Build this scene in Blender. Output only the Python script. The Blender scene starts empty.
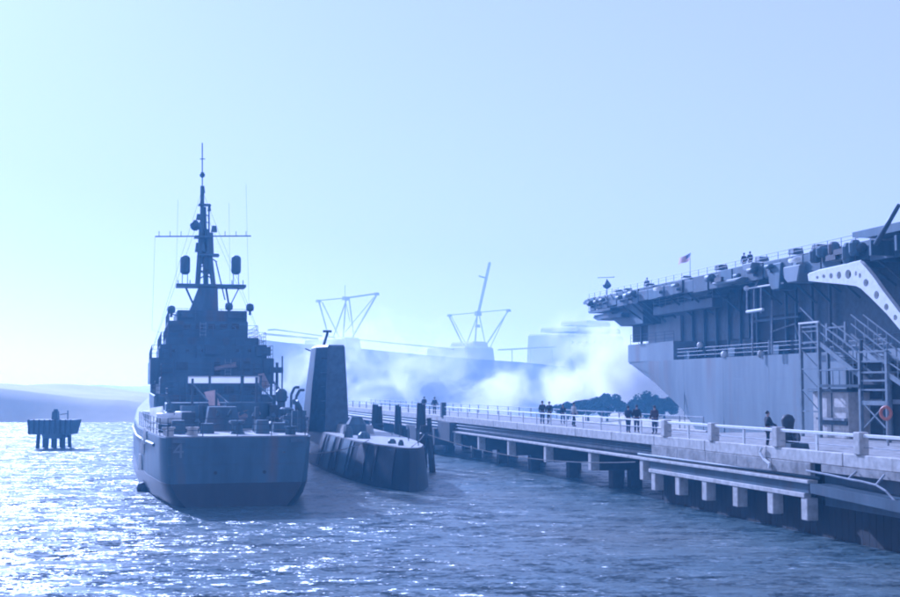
import bpy, bmesh, math, random
from mathutils import Vector, Matrix
random.seed(7)
R = math.radians
scene = bpy.context.scene
COL = scene.collection

# ---------------------------------------------------------------- camera, sky, sun, exposure
CAM_H, F, PITCH = 6.7, 1250.0, R(4.0)          # eye height above the water, 50 mm lens on 36 mm film
cam_d = bpy.data.cameras.new('camera'); cam_d.lens = 50; cam_d.sensor_width = 36
cam_d.clip_start = 0.5; cam_d.clip_end = 9000
cam = bpy.data.objects.new('camera', cam_d); COL.objects.link(cam)
cam.location = (0, 0, CAM_H); cam.rotation_euler = (R(90) + PITCH, 0, 0)
scene.camera = cam

SUN_AZ, SUN_EL = R(-30), R(27)                 # azimuth from +Y, negative = to the left of the view
world = bpy.data.worlds.new('World'); scene.world = world; world.use_nodes = True
wn = world.node_tree; wn.nodes.clear()
wo = wn.nodes.new('ShaderNodeOutputWorld'); wb = wn.nodes.new('ShaderNodeBackground')
sk = wn.nodes.new('ShaderNodeTexSky'); sk.sky_type = 'NISHITA'; sk.sun_disc = False
sk.sun_elevation = SUN_EL; sk.sun_rotation = SUN_AZ; sk.altitude = 0
sk.air_density = 1.0; sk.dust_density = .7; sk.ozone_density = 1.5
wb.inputs['Strength'].default_value = 0.085
hs = wn.nodes.new('ShaderNodeHueSaturation'); hs.inputs['Saturation'].default_value = .05   # thin high overcast bleaches the blue
wn.links.new(sk.outputs[0], hs.inputs['Color']); veil = wn.nodes.new('ShaderNodeMix'); veil.data_type = 'RGBA'; veil.inputs['Factor'].default_value = .5      # even high overcast veil
veil.inputs['B'].default_value = (9.3, 8.5, 8.2, 1)
wn.links.new(hs.outputs[0], veil.inputs['A']); wn.links.new(veil.outputs['Result'], wb.inputs[0]); wn.links.new(wb.outputs[0], wo.inputs[0])

sun_d = bpy.data.lights.new('sun', 'SUN'); sun_d.energy = 5.0; sun_d.angle = R(0.6)
sun_d.color = (1.0, 0.95, 0.88)
sun = bpy.data.objects.new('sun', sun_d); COL.objects.link(sun)
sdir = Vector((math.sin(SUN_AZ) * math.cos(SUN_EL), math.cos(SUN_AZ) * math.cos(SUN_EL), math.sin(SUN_EL)))
sun.rotation_euler = sdir.to_track_quat('Z', 'Y').to_euler()

vs = scene.view_settings
vs.view_transform = 'Standard'; vs.look = 'None'; vs.gamma = 1.0; vs.use_curve_mapping = False
vs.exposure = 0.0
vs.use_white_balance = True                    # the slide film's cold cast
vs.white_balance_temperature = 4120; vs.white_balance_tint = 30
cy = scene.cycles
cy.use_denoising = True
cy.max_bounces = 6; cy.diffuse_bounces = 3; cy.glossy_bounces = 3; cy.transmission_bounces = 3
cy.volume_bounces = 4; cy.transparent_max_bounces = 12
cy.volume_step_rate = 1.0; cy.volume_max_steps = 96
cy.sample_clamp_indirect = 6
cy.filter_width = 2.0                          # soft lens

# ---------------------------------------------------------------- helpers
def ray(px, py):
    a, b = (px - 450) / F, (298.5 - py) / F
    c, s = math.cos(PITCH), math.sin(PITCH)
    return Vector((a, c - b * s, s + b * c))
def at_depth(px, py, Y):
    d = ray(px, py); return Vector((0, 0, CAM_H)) + d * (Y / d.y)
def at_height(px, py, z):
    d = ray(px, py); return Vector((0, 0, CAM_H)) + d * ((z - CAM_H) / d.z)

class Frame:
    """local x to the right, local y away from the camera, turned by deg"""
    def __init__(s, ox, oy, deg):
        s.o = Vector((ox, oy, 0)); s.a = R(deg)
        s.r = Vector((math.cos(s.a), math.sin(s.a), 0)); s.f = Vector((-math.sin(s.a), math.cos(s.a), 0))
    def lz(s, px, py, y):
        d = ray(px, py); nf = s.f
        t = (y + s.o.dot(nf)) / d.dot(nf); p = Vector((0, 0, CAM_H)) + d * t
        return (p - s.o).dot(s.r), p.z
    def yz(s, px, py, x):
        d = ray(px, py)
        t = (x + s.o.dot(s.r)) / d.dot(s.r); p = Vector((0, 0, CAM_H)) + d * t
        return (p - s.o).dot(s.f), p.z
    def local(s, p):
        q = Vector((p[0], p[1], 0)) - s.o
        return q.dot(s.r), q.dot(s.f)

class MB:
    def __init__(s): s.bm = bmesh.new()
    def box(s, x0, x1, y0, y1, z0, z1, taper=None):
        tx = taper or 0
        v = [s.bm.verts.new(c) for c in ((x0,y0,z0),(x1,y0,z0),(x1,y1,z0),(x0,y1,z0),
             (x0+tx,y0+tx,z1),(x1-tx,y0+tx,z1),(x1-tx,y1-tx,z1),(x0+tx,y1-tx,z1))]
        for f in ((3,2,1,0),(4,5,6,7),(0,1,5,4),(1,2,6,5),(2,3,7,6),(3,0,4,7)):
            s.bm.faces.new([v[i] for i in f])
        return s
    def tube(s, p0, p1, r0, r1=None, n=8, caps=True):
        p0, p1 = Vector(p0), Vector(p1); r1 = r0 if r1 is None else r1
        ax = (p1 - p0)
        if ax.length < 1e-6: return s
        q = ax.to_track_quat('Z', 'Y').to_matrix()
        A, B = [], []
        for i in range(n):
            t = 2 * math.pi * (i + .5) / n; u = q @ Vector((math.cos(t), math.sin(t), 0))
            A.append(s.bm.verts.new(p0 + u * r0)); B.append(s.bm.verts.new(p1 + u * r1))
        for i in range(n):
            j = (i + 1) % n; s.bm.faces.new((A[i], A[j], B[j], B[i]))
        if caps:
            s.bm.faces.new(A[::-1]); s.bm.faces.new(B)
        return s
    def path(s, pts, r, n=6):
        for a, b in zip(pts[:-1], pts[1:]): s.tube(a, b, r, n=n)
        return s
    def lathe(s, c, prof, n=12):
        c = Vector(c); rings = []
        for (r, z) in prof:
            rings.append([s.bm.verts.new(c + Vector((r*math.cos(2*math.pi*i/n), r*math.sin(2*math.pi*i/n), z))) for i in range(n)])
        for a, b in zip(rings[:-1], rings[1:]):
            for i in range(n):
                j = (i+1) % n; s.bm.faces.new((a[i], a[j], b[j], b[i]))
        s.bm.faces.new(rings[0][::-1]); s.bm.faces.new(rings[-1])
        return s
    def prism(s, poly, y0, y1, axis='y'):
        """poly of (u,z); extruded along y (u = x) or along x (u = y)"""
        def P(u, z, w): return (u, w, z) if axis == 'y' else (w, u, z)
        A = [s.bm.verts.new(P(u, z, y0)) for u, z in poly]; B = [s.bm.verts.new(P(u, z, y1)) for u, z in poly]
        n = len(poly)
        for i in range(n):
            j = (i+1) % n; s.bm.faces.new((A[i], A[j], B[j], B[i]))
        s.bm.faces.new(A[::-1]); s.bm.faces.new(B); return s
    def quad(s, *p):
        s.bm.faces.new([s.bm.verts.new(q) for q in p]); return s
    def build(s, name, mat, parent=None, smooth=False, bevel=0, label=None, loc=None):
        bmesh.ops.recalc_face_normals(s.bm, faces=s.bm.faces)
        me = bpy.data.meshes.new(name); s.bm.to_mesh(me); s.bm.free()
        if smooth:
            for p in me.polygons: p.use_smooth = True
        me.materials.append(mat)
        o = bpy.data.objects.new(name, me); COL.objects.link(o)
        if parent: o.parent = parent
        if loc: o.location = loc
        if bevel:
            m = o.modifiers.new('bevel', 'BEVEL'); m.width = bevel; m.segments = 1; m.limit_method = 'ANGLE'
        if label: o['label'] = label
        return o
def tag(o, label, cat, group=None):
    o['label'] = label; o['category'] = cat
    if group: o['group'] = group
    return o
def thing(name, loc, deg, label, cat, group=None):
    o = bpy.data.objects.new(name, None); COL.objects.link(o)
    o.location = loc; o.rotation_euler = (0, 0, R(deg)); o.empty_display_size = .3
    return tag(o, label, cat, group)
def copy_tree(o, parent=None):
    c = o.copy(); COL.objects.link(c); c.parent = parent
    for ch in o.children: copy_tree(ch, c)
    return c
def inst(src, parent, loc, rot=None, scale=None):
    c = src.copy(); COL.objects.link(c); c.parent = parent; c.location = loc
    if rot: c.rotation_euler = rot
    if scale: c.scale = scale
    return c

# ---------------------------------------------------------------- materials
def mat(name, col, col2=None, rough=.6, scale=1.5, metal=0, bump=.0, streak=False, rust=0, rustcol=(.16,.07,.035), detail=6):
    m = bpy.data.materials.new(name); m.use_nodes = True; n = m.node_tree; b = n.nodes['Principled BSDF']
    b.inputs['Roughness'].default_value = rough; b.inputs['Metallic'].default_value = metal
    tc = n.nodes.new('ShaderNodeTexCoord'); mp = n.nodes.new('ShaderNodeMapping')
    n.links.new(tc.outputs['Object'], mp.inputs[0])
    if streak: mp.inputs['Scale'].default_value = (1, 1, .18)
    nz = n.nodes.new('ShaderNodeTexNoise'); nz.inputs['Scale'].default_value = scale; nz.inputs['Detail'].default_value = detail
    nz.inputs['Roughness'].default_value = .65
    n.links.new(mp.outputs[0], nz.inputs['Vector'])
    rp = n.nodes.new('ShaderNodeValToRGB'); e = rp.color_ramp.elements
    c2 = col2 or tuple(c * .55 for c in col)
    e[0].position = .33; e[0].color = (*c2, 1); e[1].position = .62; e[1].color = (*col, 1)
    n.links.new(nz.outputs[0], rp.inputs[0]); out = rp.outputs[0]
    if rust:
        mp2 = n.nodes.new('ShaderNodeMapping'); mp2.inputs['Scale'].default_value = (1, 1, .12)
        n.links.new(tc.outputs['Object'], mp2.inputs[0])
        n2 = n.nodes.new('ShaderNodeTexNoise'); n2.inputs['Scale'].default_value = scale * .9; n2.inputs['Detail'].default_value = 8
        n.links.new(mp2.outputs[0], n2.inputs['Vector'])
        r2 = n.nodes.new('ShaderNodeValToRGB'); r2.color_ramp.elements[0].position = .56; r2.color_ramp.elements[1].position = .74
        n.links.new(n2.outputs[0], r2.inputs[0])
        mm = n.nodes.new('ShaderNodeMath'); mm.operation = 'MULTIPLY'; mm.inputs[1].default_value = rust
        n.links.new(r2.outputs[0], mm.inputs[0])
        mx = n.nodes.new('ShaderNodeMix'); mx.data_type = 'RGBA'
        n.links.new(mm.outputs[0], mx.inputs['Factor']); n.links.new(out, mx.inputs['A']); mx.inputs['B'].default_value = (*rustcol, 1)
        out = mx.outputs['Result']
    n.links.new(out, b.inputs['Base Color'])
    if bump:
        bp = n.nodes.new('ShaderNodeBump'); bp.inputs['Strength'].default_value = bump; bp.inputs['Distance'].default_value = .05
        n.links.new(nz.outputs[0], bp.inputs['Height']); n.links.new(bp.outputs[0], b.inputs['Normal'])
    return m
M = {}
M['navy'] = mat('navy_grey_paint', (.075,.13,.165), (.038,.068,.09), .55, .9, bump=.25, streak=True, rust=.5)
M['navy_light'] = mat('haze_grey_paint', (.24,.275,.295), (.155,.182,.2), .5, .35, bump=.3, streak=True, rust=.75, rustcol=(.17,.12,.09))
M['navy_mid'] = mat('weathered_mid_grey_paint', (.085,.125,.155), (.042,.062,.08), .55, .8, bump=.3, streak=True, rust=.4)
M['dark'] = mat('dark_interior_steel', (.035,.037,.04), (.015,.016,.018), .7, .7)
M['boot'] = mat('black_boot_topping', (.03,.03,.032), (.015,.015,.016), .45, 1.2, streak=True)
M['deck'] = mat('faded_deck_paint', (.5,.49,.46), (.3,.3,.28), .55, 1.5)
M['black'] = mat('black_hull_paint', (.035,.042,.052), (.014,.018,.024), .45, .8, bump=.4, streak=True, rust=.5, rustcol=(.11,.085,.07))
M['concrete'] = mat('weathered_concrete', (.42,.40,.37), (.2,.19,.17), .85, 1.6, bump=.5, rust=.7, rustcol=(.13,.11,.09))
M['concrete_pale'] = mat('pale_cap_concrete', (.62,.59,.54), (.40,.38,.34), .8, 2.2, bump=.4, rust=.5, rustcol=(.2,.17,.13))
M['concrete_dark'] = mat('shade_dark_concrete', (.045,.043,.04), (.02,.019,.018), .75, .9, bump=.4)  # near-black colour holds the shade beneath the pier
M['white'] = mat('white_rail_paint', (.82,.81,.78), (.68,.67,.64), .45, 3)
M['timber'] = mat('tarred_shade_timber', (.022,.019,.017), (.01,.009,.008), .8, 2.2, bump=.5, streak=True)  # dark timber, blackened further for the shade under the pier
M['wire'] = mat('rope_fibre', (.22,.2,.17), None, .8, 8)
M['steel'] = mat('galvanised_steel', (.36,.38,.40), (.2,.21,.23), .6, 2, metal=.1)
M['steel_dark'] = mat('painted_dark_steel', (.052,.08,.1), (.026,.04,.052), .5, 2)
M['cloth_pink'] = mat('faded_buff_bunting', (.72,.56,.50), (.55,.42,.38), .9, 2)
M['orange'] = mat('orange_buoy_plastic', (.45,.15,.08), (.32,.1,.06), .45, 4)
M['rubber'] = mat('black_rubber', (.02,.02,.022), None, .6, 3)
M['liner'] = mat('liner_white_paint', (.84,.84,.84), (.78,.78,.79), .5, .2)
M['liner_hull'] = mat('liner_hull_paint', (.8,.8,.8), (.68,.69,.70), .5, .1)
M['tower_steel'] = mat('tower_grey_paint', (.2,.235,.26), (.12,.15,.17), .6, 2)
M['glass'] = mat('dark_glass', (.02,.025,.03), (.015,.018,.02), .12, 1)
M['land'] = mat('dry_marsh_grass', (.55,.50,.38), (.42,.38,.28), .9, .06, bump=.5)
M['leaf'] = mat('dark_leaves', (.055,.08,.035), (.03,.045,.02), .7, 1.5)
M['bark'] = mat('bark', (.09,.07,.05), None, .9, 4)
M['skin'] = mat('skin', (.42,.27,.2), (.36,.22,.16), .55, 8)
M['hair'] = mat('dark_hair', (.025,.02,.016), None, .6, 20)
M['coat_dark'] = mat('dark_coat', (.022,.024,.032), (.014,.015,.02), .85, 6)
M['coat_blue'] = mat('navy_jacket', (.03,.04,.075), (.02,.025,.05), .85, 6)
M['coat_red'] = mat('maroon_coat', (.07,.025,.025), (.045,.016,.016), .85, 6)
M['coat_pale'] = mat('pale_shirt', (.45,.44,.42), (.36,.35,.33), .85, 6)
M['jeans'] = mat('denim', (.06,.085,.15), (.04,.055,.1), .85, 8)
M['trousers'] = mat('dark_trousers', (.025,.025,.03), None, .85, 8)
M['flag_red'] = mat('flag_red', (.5,.04,.05), (.42,.03,.04), .85, 6)
M['flag_white'] = mat('flag_white', (.75,.75,.73), (.68,.68,.66), .85, 6)
M['flag_blue'] = mat('flag_blue', (.03,.05,.2), (.025,.04,.16), .85, 6)

M['leaf'].node_tree.nodes['Principled BSDF'].inputs['Specular IOR Level'].default_value = .1
# canvas that lets the backlight through
cv = bpy.data.materials.new('white_canvas'); cv.use_nodes = True; nt = cv.node_tree
pb = nt.nodes['Principled BSDF']; pb.inputs['Base Color'].default_value = (.86,.85,.82,1); pb.inputs['Roughness'].default_value = .9
tr = nt.nodes.new('ShaderNodeBsdfTranslucent'); tr.inputs[0].default_value = (.95,.94,.9,1)
mxs = nt.nodes.new('ShaderNodeMixShader'); mxs.inputs[0].default_value = .62
nzc = nt.nodes.new('ShaderNodeTexNoise'); nzc.inputs['Scale'].default_value = 2.5
rc = nt.nodes.new('ShaderNodeValToRGB'); rc.color_ramp.elements[0].color = (.72,.71,.68,1); rc.color_ramp.elements[1].color = (.9,.89,.86,1)
nt.links.new(nzc.outputs[0], rc.inputs[0]); nt.links.new(rc.outputs[0], pb.inputs['Base Color'])
nt.links.new(pb.outputs[0], mxs.inputs[1]); nt.links.new(tr.outputs[0], mxs.inputs[2])
nt.links.new(mxs.outputs[0], nt.nodes['Material Output'].inputs['Surface'])
M['canvas'] = cv
cb = cv.copy(); cb.name = 'buff_cloth'
for nd in cb.node_tree.nodes:
    if nd.type == 'BSDF_TRANSLUCENT': nd.inputs[0].default_value = (.60,.50,.47,1)
    if nd.type == 'VALTORGB': nd.color_ramp.elements[0].color = (.5,.42,.39,1); nd.color_ramp.elements[1].color = (.68,.58,.54,1)
M['cloth_pink'] = cb

# water: choppy harbour water, wave slopes as fine relief on one sheet
wm = bpy.data.materials.new('harbour_water'); wm.use_nodes = True; n = wm.node_tree; b = n.nodes['Principled BSDF']
b.inputs['Base Color'].default_value = (.035,.05,.06,1); b.inputs['Roughness'].default_value = .36; b.inputs['IOR'].default_value = 1.33
geo = n.nodes.new('ShaderNodeNewGeometry'); prev = None
for (sx, sy, sc, amp, rot) in ((.45, 1.0, .22, .5, 10), (.5, 1.0, .8, 1.5, 16), (.6, 1.0, 2.4, 2.0, -8), (.8, 1.0, 7.0, 1.8, 24)):
    mp = n.nodes.new('ShaderNodeMapping'); mp.inputs['Scale'].default_value = (sx, sy, 1); mp.inputs['Rotation'].default_value = (0, 0, R(rot))
    n.links.new(geo.outputs['Position'], mp.inputs[0])
    nz = n.nodes.new('ShaderNodeTexNoise'); nz.inputs['Scale'].default_value = sc; nz.inputs['Detail'].default_value = 2
    nz.inputs['Roughness'].default_value = .5; nz.inputs['Distortion'].default_value = .3
    n.links.new(mp.outputs[0], nz.inputs['Vector'])
    vm = n.nodes.new('ShaderNodeVectorMath'); vm.operation = 'MULTIPLY_ADD'   # wave slopes
    n.links.new(nz.outputs['Color'], vm.inputs[0]); vm.inputs[1].default_value = (amp, amp, 0); vm.inputs[2].default_value = (-amp/2, -amp/2, 0)
    if prev:
        ad = n.nodes.new('ShaderNodeVectorMath'); n.links.new(prev.outputs[0], ad.inputs[0]); n.links.new(vm.outputs[0], ad.inputs[1]); prev = ad
    else: prev = vm
ad = n.nodes.new('ShaderNodeVectorMath'); n.links.new(prev.outputs[0], ad.inputs[0]); ad.inputs[1].default_value = (0, 0, 1)
nm = n.nodes.new('ShaderNodeVectorMath'); nm.operation = 'NORMALIZE'; n.links.new(ad.outputs[0], nm.inputs[0])
n.links.new(nm.outputs[0], b.inputs['Normal'])
# brown silt colour in patches
nz = n.nodes.new('ShaderNodeTexNoise'); nz.inputs['Scale'].default_value = .05; nz.inputs['Detail'].default_value = 4
n.links.new(geo.outputs['Position'], nz.inputs['Vector'])
rp = n.nodes.new('ShaderNodeValToRGB'); rp.color_ramp.elements[0].position = .4; rp.color_ramp.elements[1].position = .65
rp.color_ramp.elements[0].color = (.07,.11,.125,1); rp.color_ramp.elements[1].color = (.105,.12,.11,1)
n.links.new(nz.outputs[0], rp.inputs[0]); n.links.new(rp.outputs[0], b.inputs['Base Color'])

# ---------------------------------------------------------------- setting: water, land
w = MB()
xs = [-2000, -600, -200, -60, 60, 200, 600, 2000]; ys = [-150, 0, 60, 150, 300, 700, 1500, 4000]
g = [[w.bm.verts.new((x, y, 0)) for x in xs] for y in ys]
for j in range(len(ys)-1):
    for i in range(len(xs)-1): w.bm.faces.new((g[j][i], g[j][i+1], g[j+1][i+1], g[j+1][i]))
o = w.build('water', wm); o['kind'] = 'structure'

def terrain(name, x0, x1, y0, y1, nx, ny, hf, m):
    t = MB(); gg = []
    for j in range(ny+1):
        row = []
        for i in range(nx+1):
            x = x0 + (x1-x0)*i/nx; y = y0 + (y1-y0)*j/ny
            row.append(t.bm.verts.new((x, y, hf(x, y, i/nx, j/ny))))
        gg.append(row)
    for j in range(ny):
        for i in range(nx): t.bm.faces.new((gg[j][i], gg[j][i+1], gg[j+1][i+1], gg[j+1][i]))
    o = t.build(name, m, smooth=True); o['kind'] = 'structure'; return o
rnd = random.Random(3)
ph = [(rnd.uniform(.01,.09), rnd.uniform(.01,.09), rnd.uniform(0,6.28)) for _ in range(14)]
def bumps(x, y): return sum(math.sin(a*x + b_*y + c) for a, b_, c in ph) / 14
def edge(u): return max(0.0, min(1.0, u * 9)) * max(0.0, min(1.0, (1-u) * 9))
def near_bank(x, y, u, v):
    e = edge(v) * max(0, min(1, (1-u)*10)); hump = math.exp(-((x + 100) / 26) ** 2) * 3.4
    return -.6 + e * (4.2 + hump + bumps(x*2, y*2) * .9)
terrain('river_bank', -330, -34, 232, 330, 90, 26, near_bank, M['land'])
terrain('far_shore', -700, 900, 1050, 1300, 80, 8, lambda x, y, u, v: -.6 + edge(v) * edge(u) * (6.4 + bumps(x, y) * 4), M['land'])
terrain('river_bank', 12, 240, 178, 245, 60, 16, lambda x, y, u, v: -.6 + edge(v) * min(1, u*12) * (2.0 + bumps(x*2, y*2) * .5), M['land'])

# shrubs and trees on the left bank read as a rough skyline: many small leaf faces
def leaf_mesh(name, n, rx, ry, rz, size, seed, clumps=9):
    rg = random.Random(seed); bm = bmesh.new()
    cl = []
    for _ in range(clumps):
        a = rg.uniform(0, 6.28); r = math.sqrt(rg.random()) * .75
        cl.append((r*math.cos(a)*rx, r*math.sin(a)*ry, rg.uniform(-.55, .62)*rz, rg.uniform(.16, .42)))
    for _ in range(n):
        cx, cy_, cz, cr = rg.choice(cl)
        while True:
            p = Vector((rg.uniform(-1,1), rg.uniform(-1,1), rg.uniform(-1,1)))
            if .3 < p.length < 1: break
        c = Vector((cx + p.x*cr*rx, cy_ + p.y*cr*ry, cz + p.z*cr*rz))
        q = Vector((rg.uniform(-1,1), rg.uniform(-1,1), rg.uniform(-.4,1))).to_track_quat('Z', 'Y').to_matrix()
        s = size * rg.uniform(.5, 1.2)
        bm.faces.new([bm.verts.new(c + q @ Vector((u*s, v_*s*.6, 0))) for u, v_ in ((-1,0),(0,-1),(1,0),(0,1))])
    me = bpy.data.meshes.new(name); bm.to_mesh(me); bm.free(); me.materials.append(M['leaf']); return me
def tree(px, py_top, Y, wpx, ground, label, seed, dead=False):
    top = at_depth(px, py_top, Y); h = top.z - ground; r = wpx / F * Y / 2
    root = thing('tree', (top.x, Y, ground), 0, label, 'tree', 'dark trees on the bank behind the pier')
    t = MB(); t.tube((0,0,-.3), (0,0,h*.45), .22, .14)
    rg = random.Random(seed)
    for k in range(6):
        a = rg.uniform(0, 6.28); t.tube((0,0,h*rg.uniform(.2,.45)), (math.cos(a)*r*.6, math.sin(a)*r*.6, h*rg.uniform(.5,.85)), .09, .03, 6)
    t.build('trunk', M['bark'], root)
    c = bpy.data.objects.new('crown', leaf_mesh('crown', 5200, r, r*.8, h*.52, .2, seed, 22)); COL.objects.link(c); c.parent = root; c.location = (0, 0, h*.54)
    return root
for (px, py, Y, wd, lb, sd) in ((568, 401, 207, 34, 'low dark tree at the left end of the trees behind the pier, fading into smoke', 1),
        (588, 398, 207, 36, 'dark bushy tree standing clear of the pier rail left of the tallest crown', 2),
        (607, 393, 207, 34, 'tall rounded dark tree behind the pier under the smoke plume', 3),
        (627, 400, 207, 30, 'dark low tree between the tall crown and the trees by the big hull', 4),
        (646, 392, 207, 32, 'dark tree with high crown just left of the raked grey hull', 5),
        (664, 397, 207, 30, 'dark tree tucked against the lower edge of the raked grey hull', 6)):
    tree(px, py, Y, wd, 1.2, lb, sd)

# ---------------------------------------------------------------- pier
PF = Frame(17.8, 49.3, 14.36)
ZD = 3.7
pier = thing('pier', (17.8, 49.3, 0), 14.36, 'long concrete visitors pier on piles with white railings running out beside the warships', 'pier')
def yof(px, x=0.0): return PF.yz(px, 450, x)[0]
Y_NEAR0, Y_PLAT0, Y_PLAT1 = -22, yof(811), yof(652)
Y_END = 150
# deck laid in bays with open joints
def slab(y0, y1, x1, mt=M['concrete']):
    return MB().box(-.0, x1, y0, y1, 3.32, ZD)
ybays = [Y_NEAR0]
while ybays[-1] < Y_END: ybays.append(ybays[-1] + 6.6)
for a, b_ in zip(ybays[:-1], ybays[1:]):
    x1 = 16.0 if b_ < 31 else 6.8
    MB().box(.25, x1, a+.02, b_-.02, 3.3, ZD).build('deck_slab', M['concrete'], pier, bevel=.03)
    MB().box(0, .42, a+.03, b_-.03, ZD-.42, ZD+.14).build('kerb', M['concrete_pale'], pier, bevel=.03)
    MB().box(x1-.3, x1, a+.03, b_-.03, ZD+.004, ZD+.14).build('kerb', M['concrete_pale'], pier, bevel=.03)
# near fascia panels, plain concrete on the wide platform
yy = Y_PLAT0
npan = 5; stp = (Y_PLAT1 - Y_PLAT0) / npan
for k in range(npan):
    MB().box(-.04, .2, yy+.015, yy+stp-.015, 2.62, ZD-.43).build('fascia_panel', M['concrete'], pier, bevel=.02)
    yy += stp
# far section: ribbed fascia girder with service pipes
yy = Y_PLAT1
while yy < Y_END - 1:
    MB().box(.18, .45, yy+.03, yy+8.37, 2.55, ZD-.43).build('edge_girder', M['navy_mid'], pier)
    yy += 8.4
for (z, r, mt) in ((2.78, .09, 'steel'), (3.06, .07, 'steel_dark')):
    m_ = MB(); m_.tube((.02, Y_PLAT1+.05, z), (.02, Y_END, z), r)
    m_.build('service_pipe', M[mt], pier, smooth=True)
# ledge all along, pale top, with pipe above it
MB().box(-.32, .2, Y_PLAT0-.2, Y_END, 2.38, 2.53).build('ledge', M['concrete_pale'], pier, bevel=.02)
MB().tube((-.22, Y_PLAT0-1.0, 2.68), (-.22, Y_PLAT1+1.5, 2.68), .07).build('service_pipe', M['steel_dark'], pier, smooth=True)
# platform skirt: grey fascia, pale band, pale pile-cap ends, added shade wall behind
MB().box(-.14, .12, Y_PLAT0, Y_PLAT1, 1.93, 2.375).build('skirt_beam', M['navy_mid'], pier)
MB().box(-.24, .12, Y_PLAT0+.25, Y_PLAT1, 1.72, 1.93).build('skirt_band', M['concrete_pale'], pier, bevel=.02)
capends = [656, 680, 707, 738, 773, 807]
for px in capends:
    y = yof(px)
    MB().box(-.2, .35, y-.27, y+.27, .72, 1.715).build('cap_end', M['concrete_pale'], pier, bevel=.03)  # ends coloured paler than the cap to carry their sunlit face
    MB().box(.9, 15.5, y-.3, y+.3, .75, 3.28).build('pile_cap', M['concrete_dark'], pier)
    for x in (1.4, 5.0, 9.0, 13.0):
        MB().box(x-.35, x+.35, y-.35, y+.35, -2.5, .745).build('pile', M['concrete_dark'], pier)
# timber sheeting added behind the cap ends to darken the under-pier
yy = Y_NEAR0
while yy < Y_PLAT1 - .2:
    MB().box(.62, .85, yy, yy+.5, -2.0, 2.3 if yy > Y_PLAT0 else 1.395).build('shade_sheet', M['timber'], pier)
    yy += .52
# bents of the far section
for px, big in ((481,0), (511,0), (548,0), (593,1), (645,1), (457,0)):
    y = yof(px)
    MB().box(-.25, .35, y-.25, y+.25, 1.2, 2.375).build('cap_end', M['concrete_pale'], pier, bevel=.03)  # pale colour again stands for sun on the cap end
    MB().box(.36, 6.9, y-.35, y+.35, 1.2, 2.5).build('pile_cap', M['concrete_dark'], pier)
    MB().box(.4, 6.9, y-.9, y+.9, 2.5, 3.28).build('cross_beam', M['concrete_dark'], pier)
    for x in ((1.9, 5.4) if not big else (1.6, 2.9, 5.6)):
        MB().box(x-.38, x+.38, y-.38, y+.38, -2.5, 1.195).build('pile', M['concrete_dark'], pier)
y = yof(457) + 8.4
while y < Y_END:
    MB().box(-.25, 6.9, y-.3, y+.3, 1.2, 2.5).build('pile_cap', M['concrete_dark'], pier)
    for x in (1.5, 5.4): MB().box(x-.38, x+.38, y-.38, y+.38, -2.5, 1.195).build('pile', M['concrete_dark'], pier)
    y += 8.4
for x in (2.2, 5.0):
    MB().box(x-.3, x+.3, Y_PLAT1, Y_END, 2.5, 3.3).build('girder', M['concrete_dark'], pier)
# abutment block where the pier steps at its far corner
yb = yof(452)
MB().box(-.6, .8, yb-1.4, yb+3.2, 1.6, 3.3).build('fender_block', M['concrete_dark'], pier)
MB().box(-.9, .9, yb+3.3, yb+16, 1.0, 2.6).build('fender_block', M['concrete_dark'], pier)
# near end: recess in shade, lower walkway rail curving down
MB().box(-.05, .2, Y_NEAR0, Y_PLAT0-.9, 2.95, ZD-.43).build('fascia_panel', M['concrete'], pier)
MB().box(.6, .8, Y_NEAR0, Y_PLAT0-.1, 1.4, 3.25).build('recess_wall', M['navy_mid'], pier)
pts = []
for px, py in ((806, 470.5), (830, 475), (848, 479), (862, 481.5), (876, 485), (886, 491), (897, 503), (915, 522)):
    yl, z = PF.yz(px, py, -.5); pts.append((-.5, yl, z))
MB().path(pts, .045).build('pipe_rail', M['steel'], pier)
for px, py in ((848, 479), (876, 485)):
    yl, z = PF.yz(px, py, -.5); MB().tube((-.5, yl, z), (-.1, yl, ZD-.55), .045).build('rail_bracket', M['steel'], pier)
g0, z0 = PF.yz(812, 488, -.45); g1, z1 = PF.yz(930, 512, -.45)
MB().prism([(g0, z0+.18), (g0, z0-.22), (g1, z1-.25), (g1, z1+.2)], -.55, .5, axis='x').build('lower_gangway', M['navy_mid'], pier)

# railings
def rail_run(x, y0, y1, step, thick, post_w, zt, name_post='rail_post', mt='white', low=True, skip=()):
    y = y0; k = 0
    while y < y1:
        yn = min(y + step, y1)
        MB().box(x-post_w/2, x+post_w/2, y-post_w/2, y+post_w/2, ZD+.12, zt+.02).build(name_post, M[mt], pier, bevel=.015)
        MB().box(x-thick/2, x+thick/2, y+post_w/2, yn-post_w/2, zt-thick, zt).build('top_rail', M[mt], pier, bevel=.012)
        if low:
            MB().tube((x, y+post_w/2, ZD+.58), (x, yn-post_w/2, ZD+.58), .025).build('lower_rail', M['steel'], pier)
        y = yn; k += 1
big = [yof(p) for p in (858, 776, 711, 664)]
allp = [big[0]-19.8, big[0]-13.2, big[0]-6.6] + big
for i, y in enumerate(allp):
    MB().box(-.08, .38, y-.24, y+.24, ZD+.142, 4.78).build('rail_post', M['concrete_pale'], pier, bevel=.03)
    if i < len(allp)-1:
        yn = allp[i+1]; mid = (y+yn)/2
        MB().box(.07, .2, y+.25, yn-.25, 4.56, 4.70).build('top_rail', M['white'], pier, bevel=.015)
        MB().box(.09, .19, mid-.06, mid+.06, ZD+.142, 4.555).build('rail_post', M['white'], pier)
        MB().tube((.13, y+.25, 4.15), (.13, yn-.25, 4.15), .02).build('lower_rail', M['steel'], pier)
rail_run(.14, big[-1]+.25, yof(443), 3.3, .07, .09, 4.70, low=True)
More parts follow.
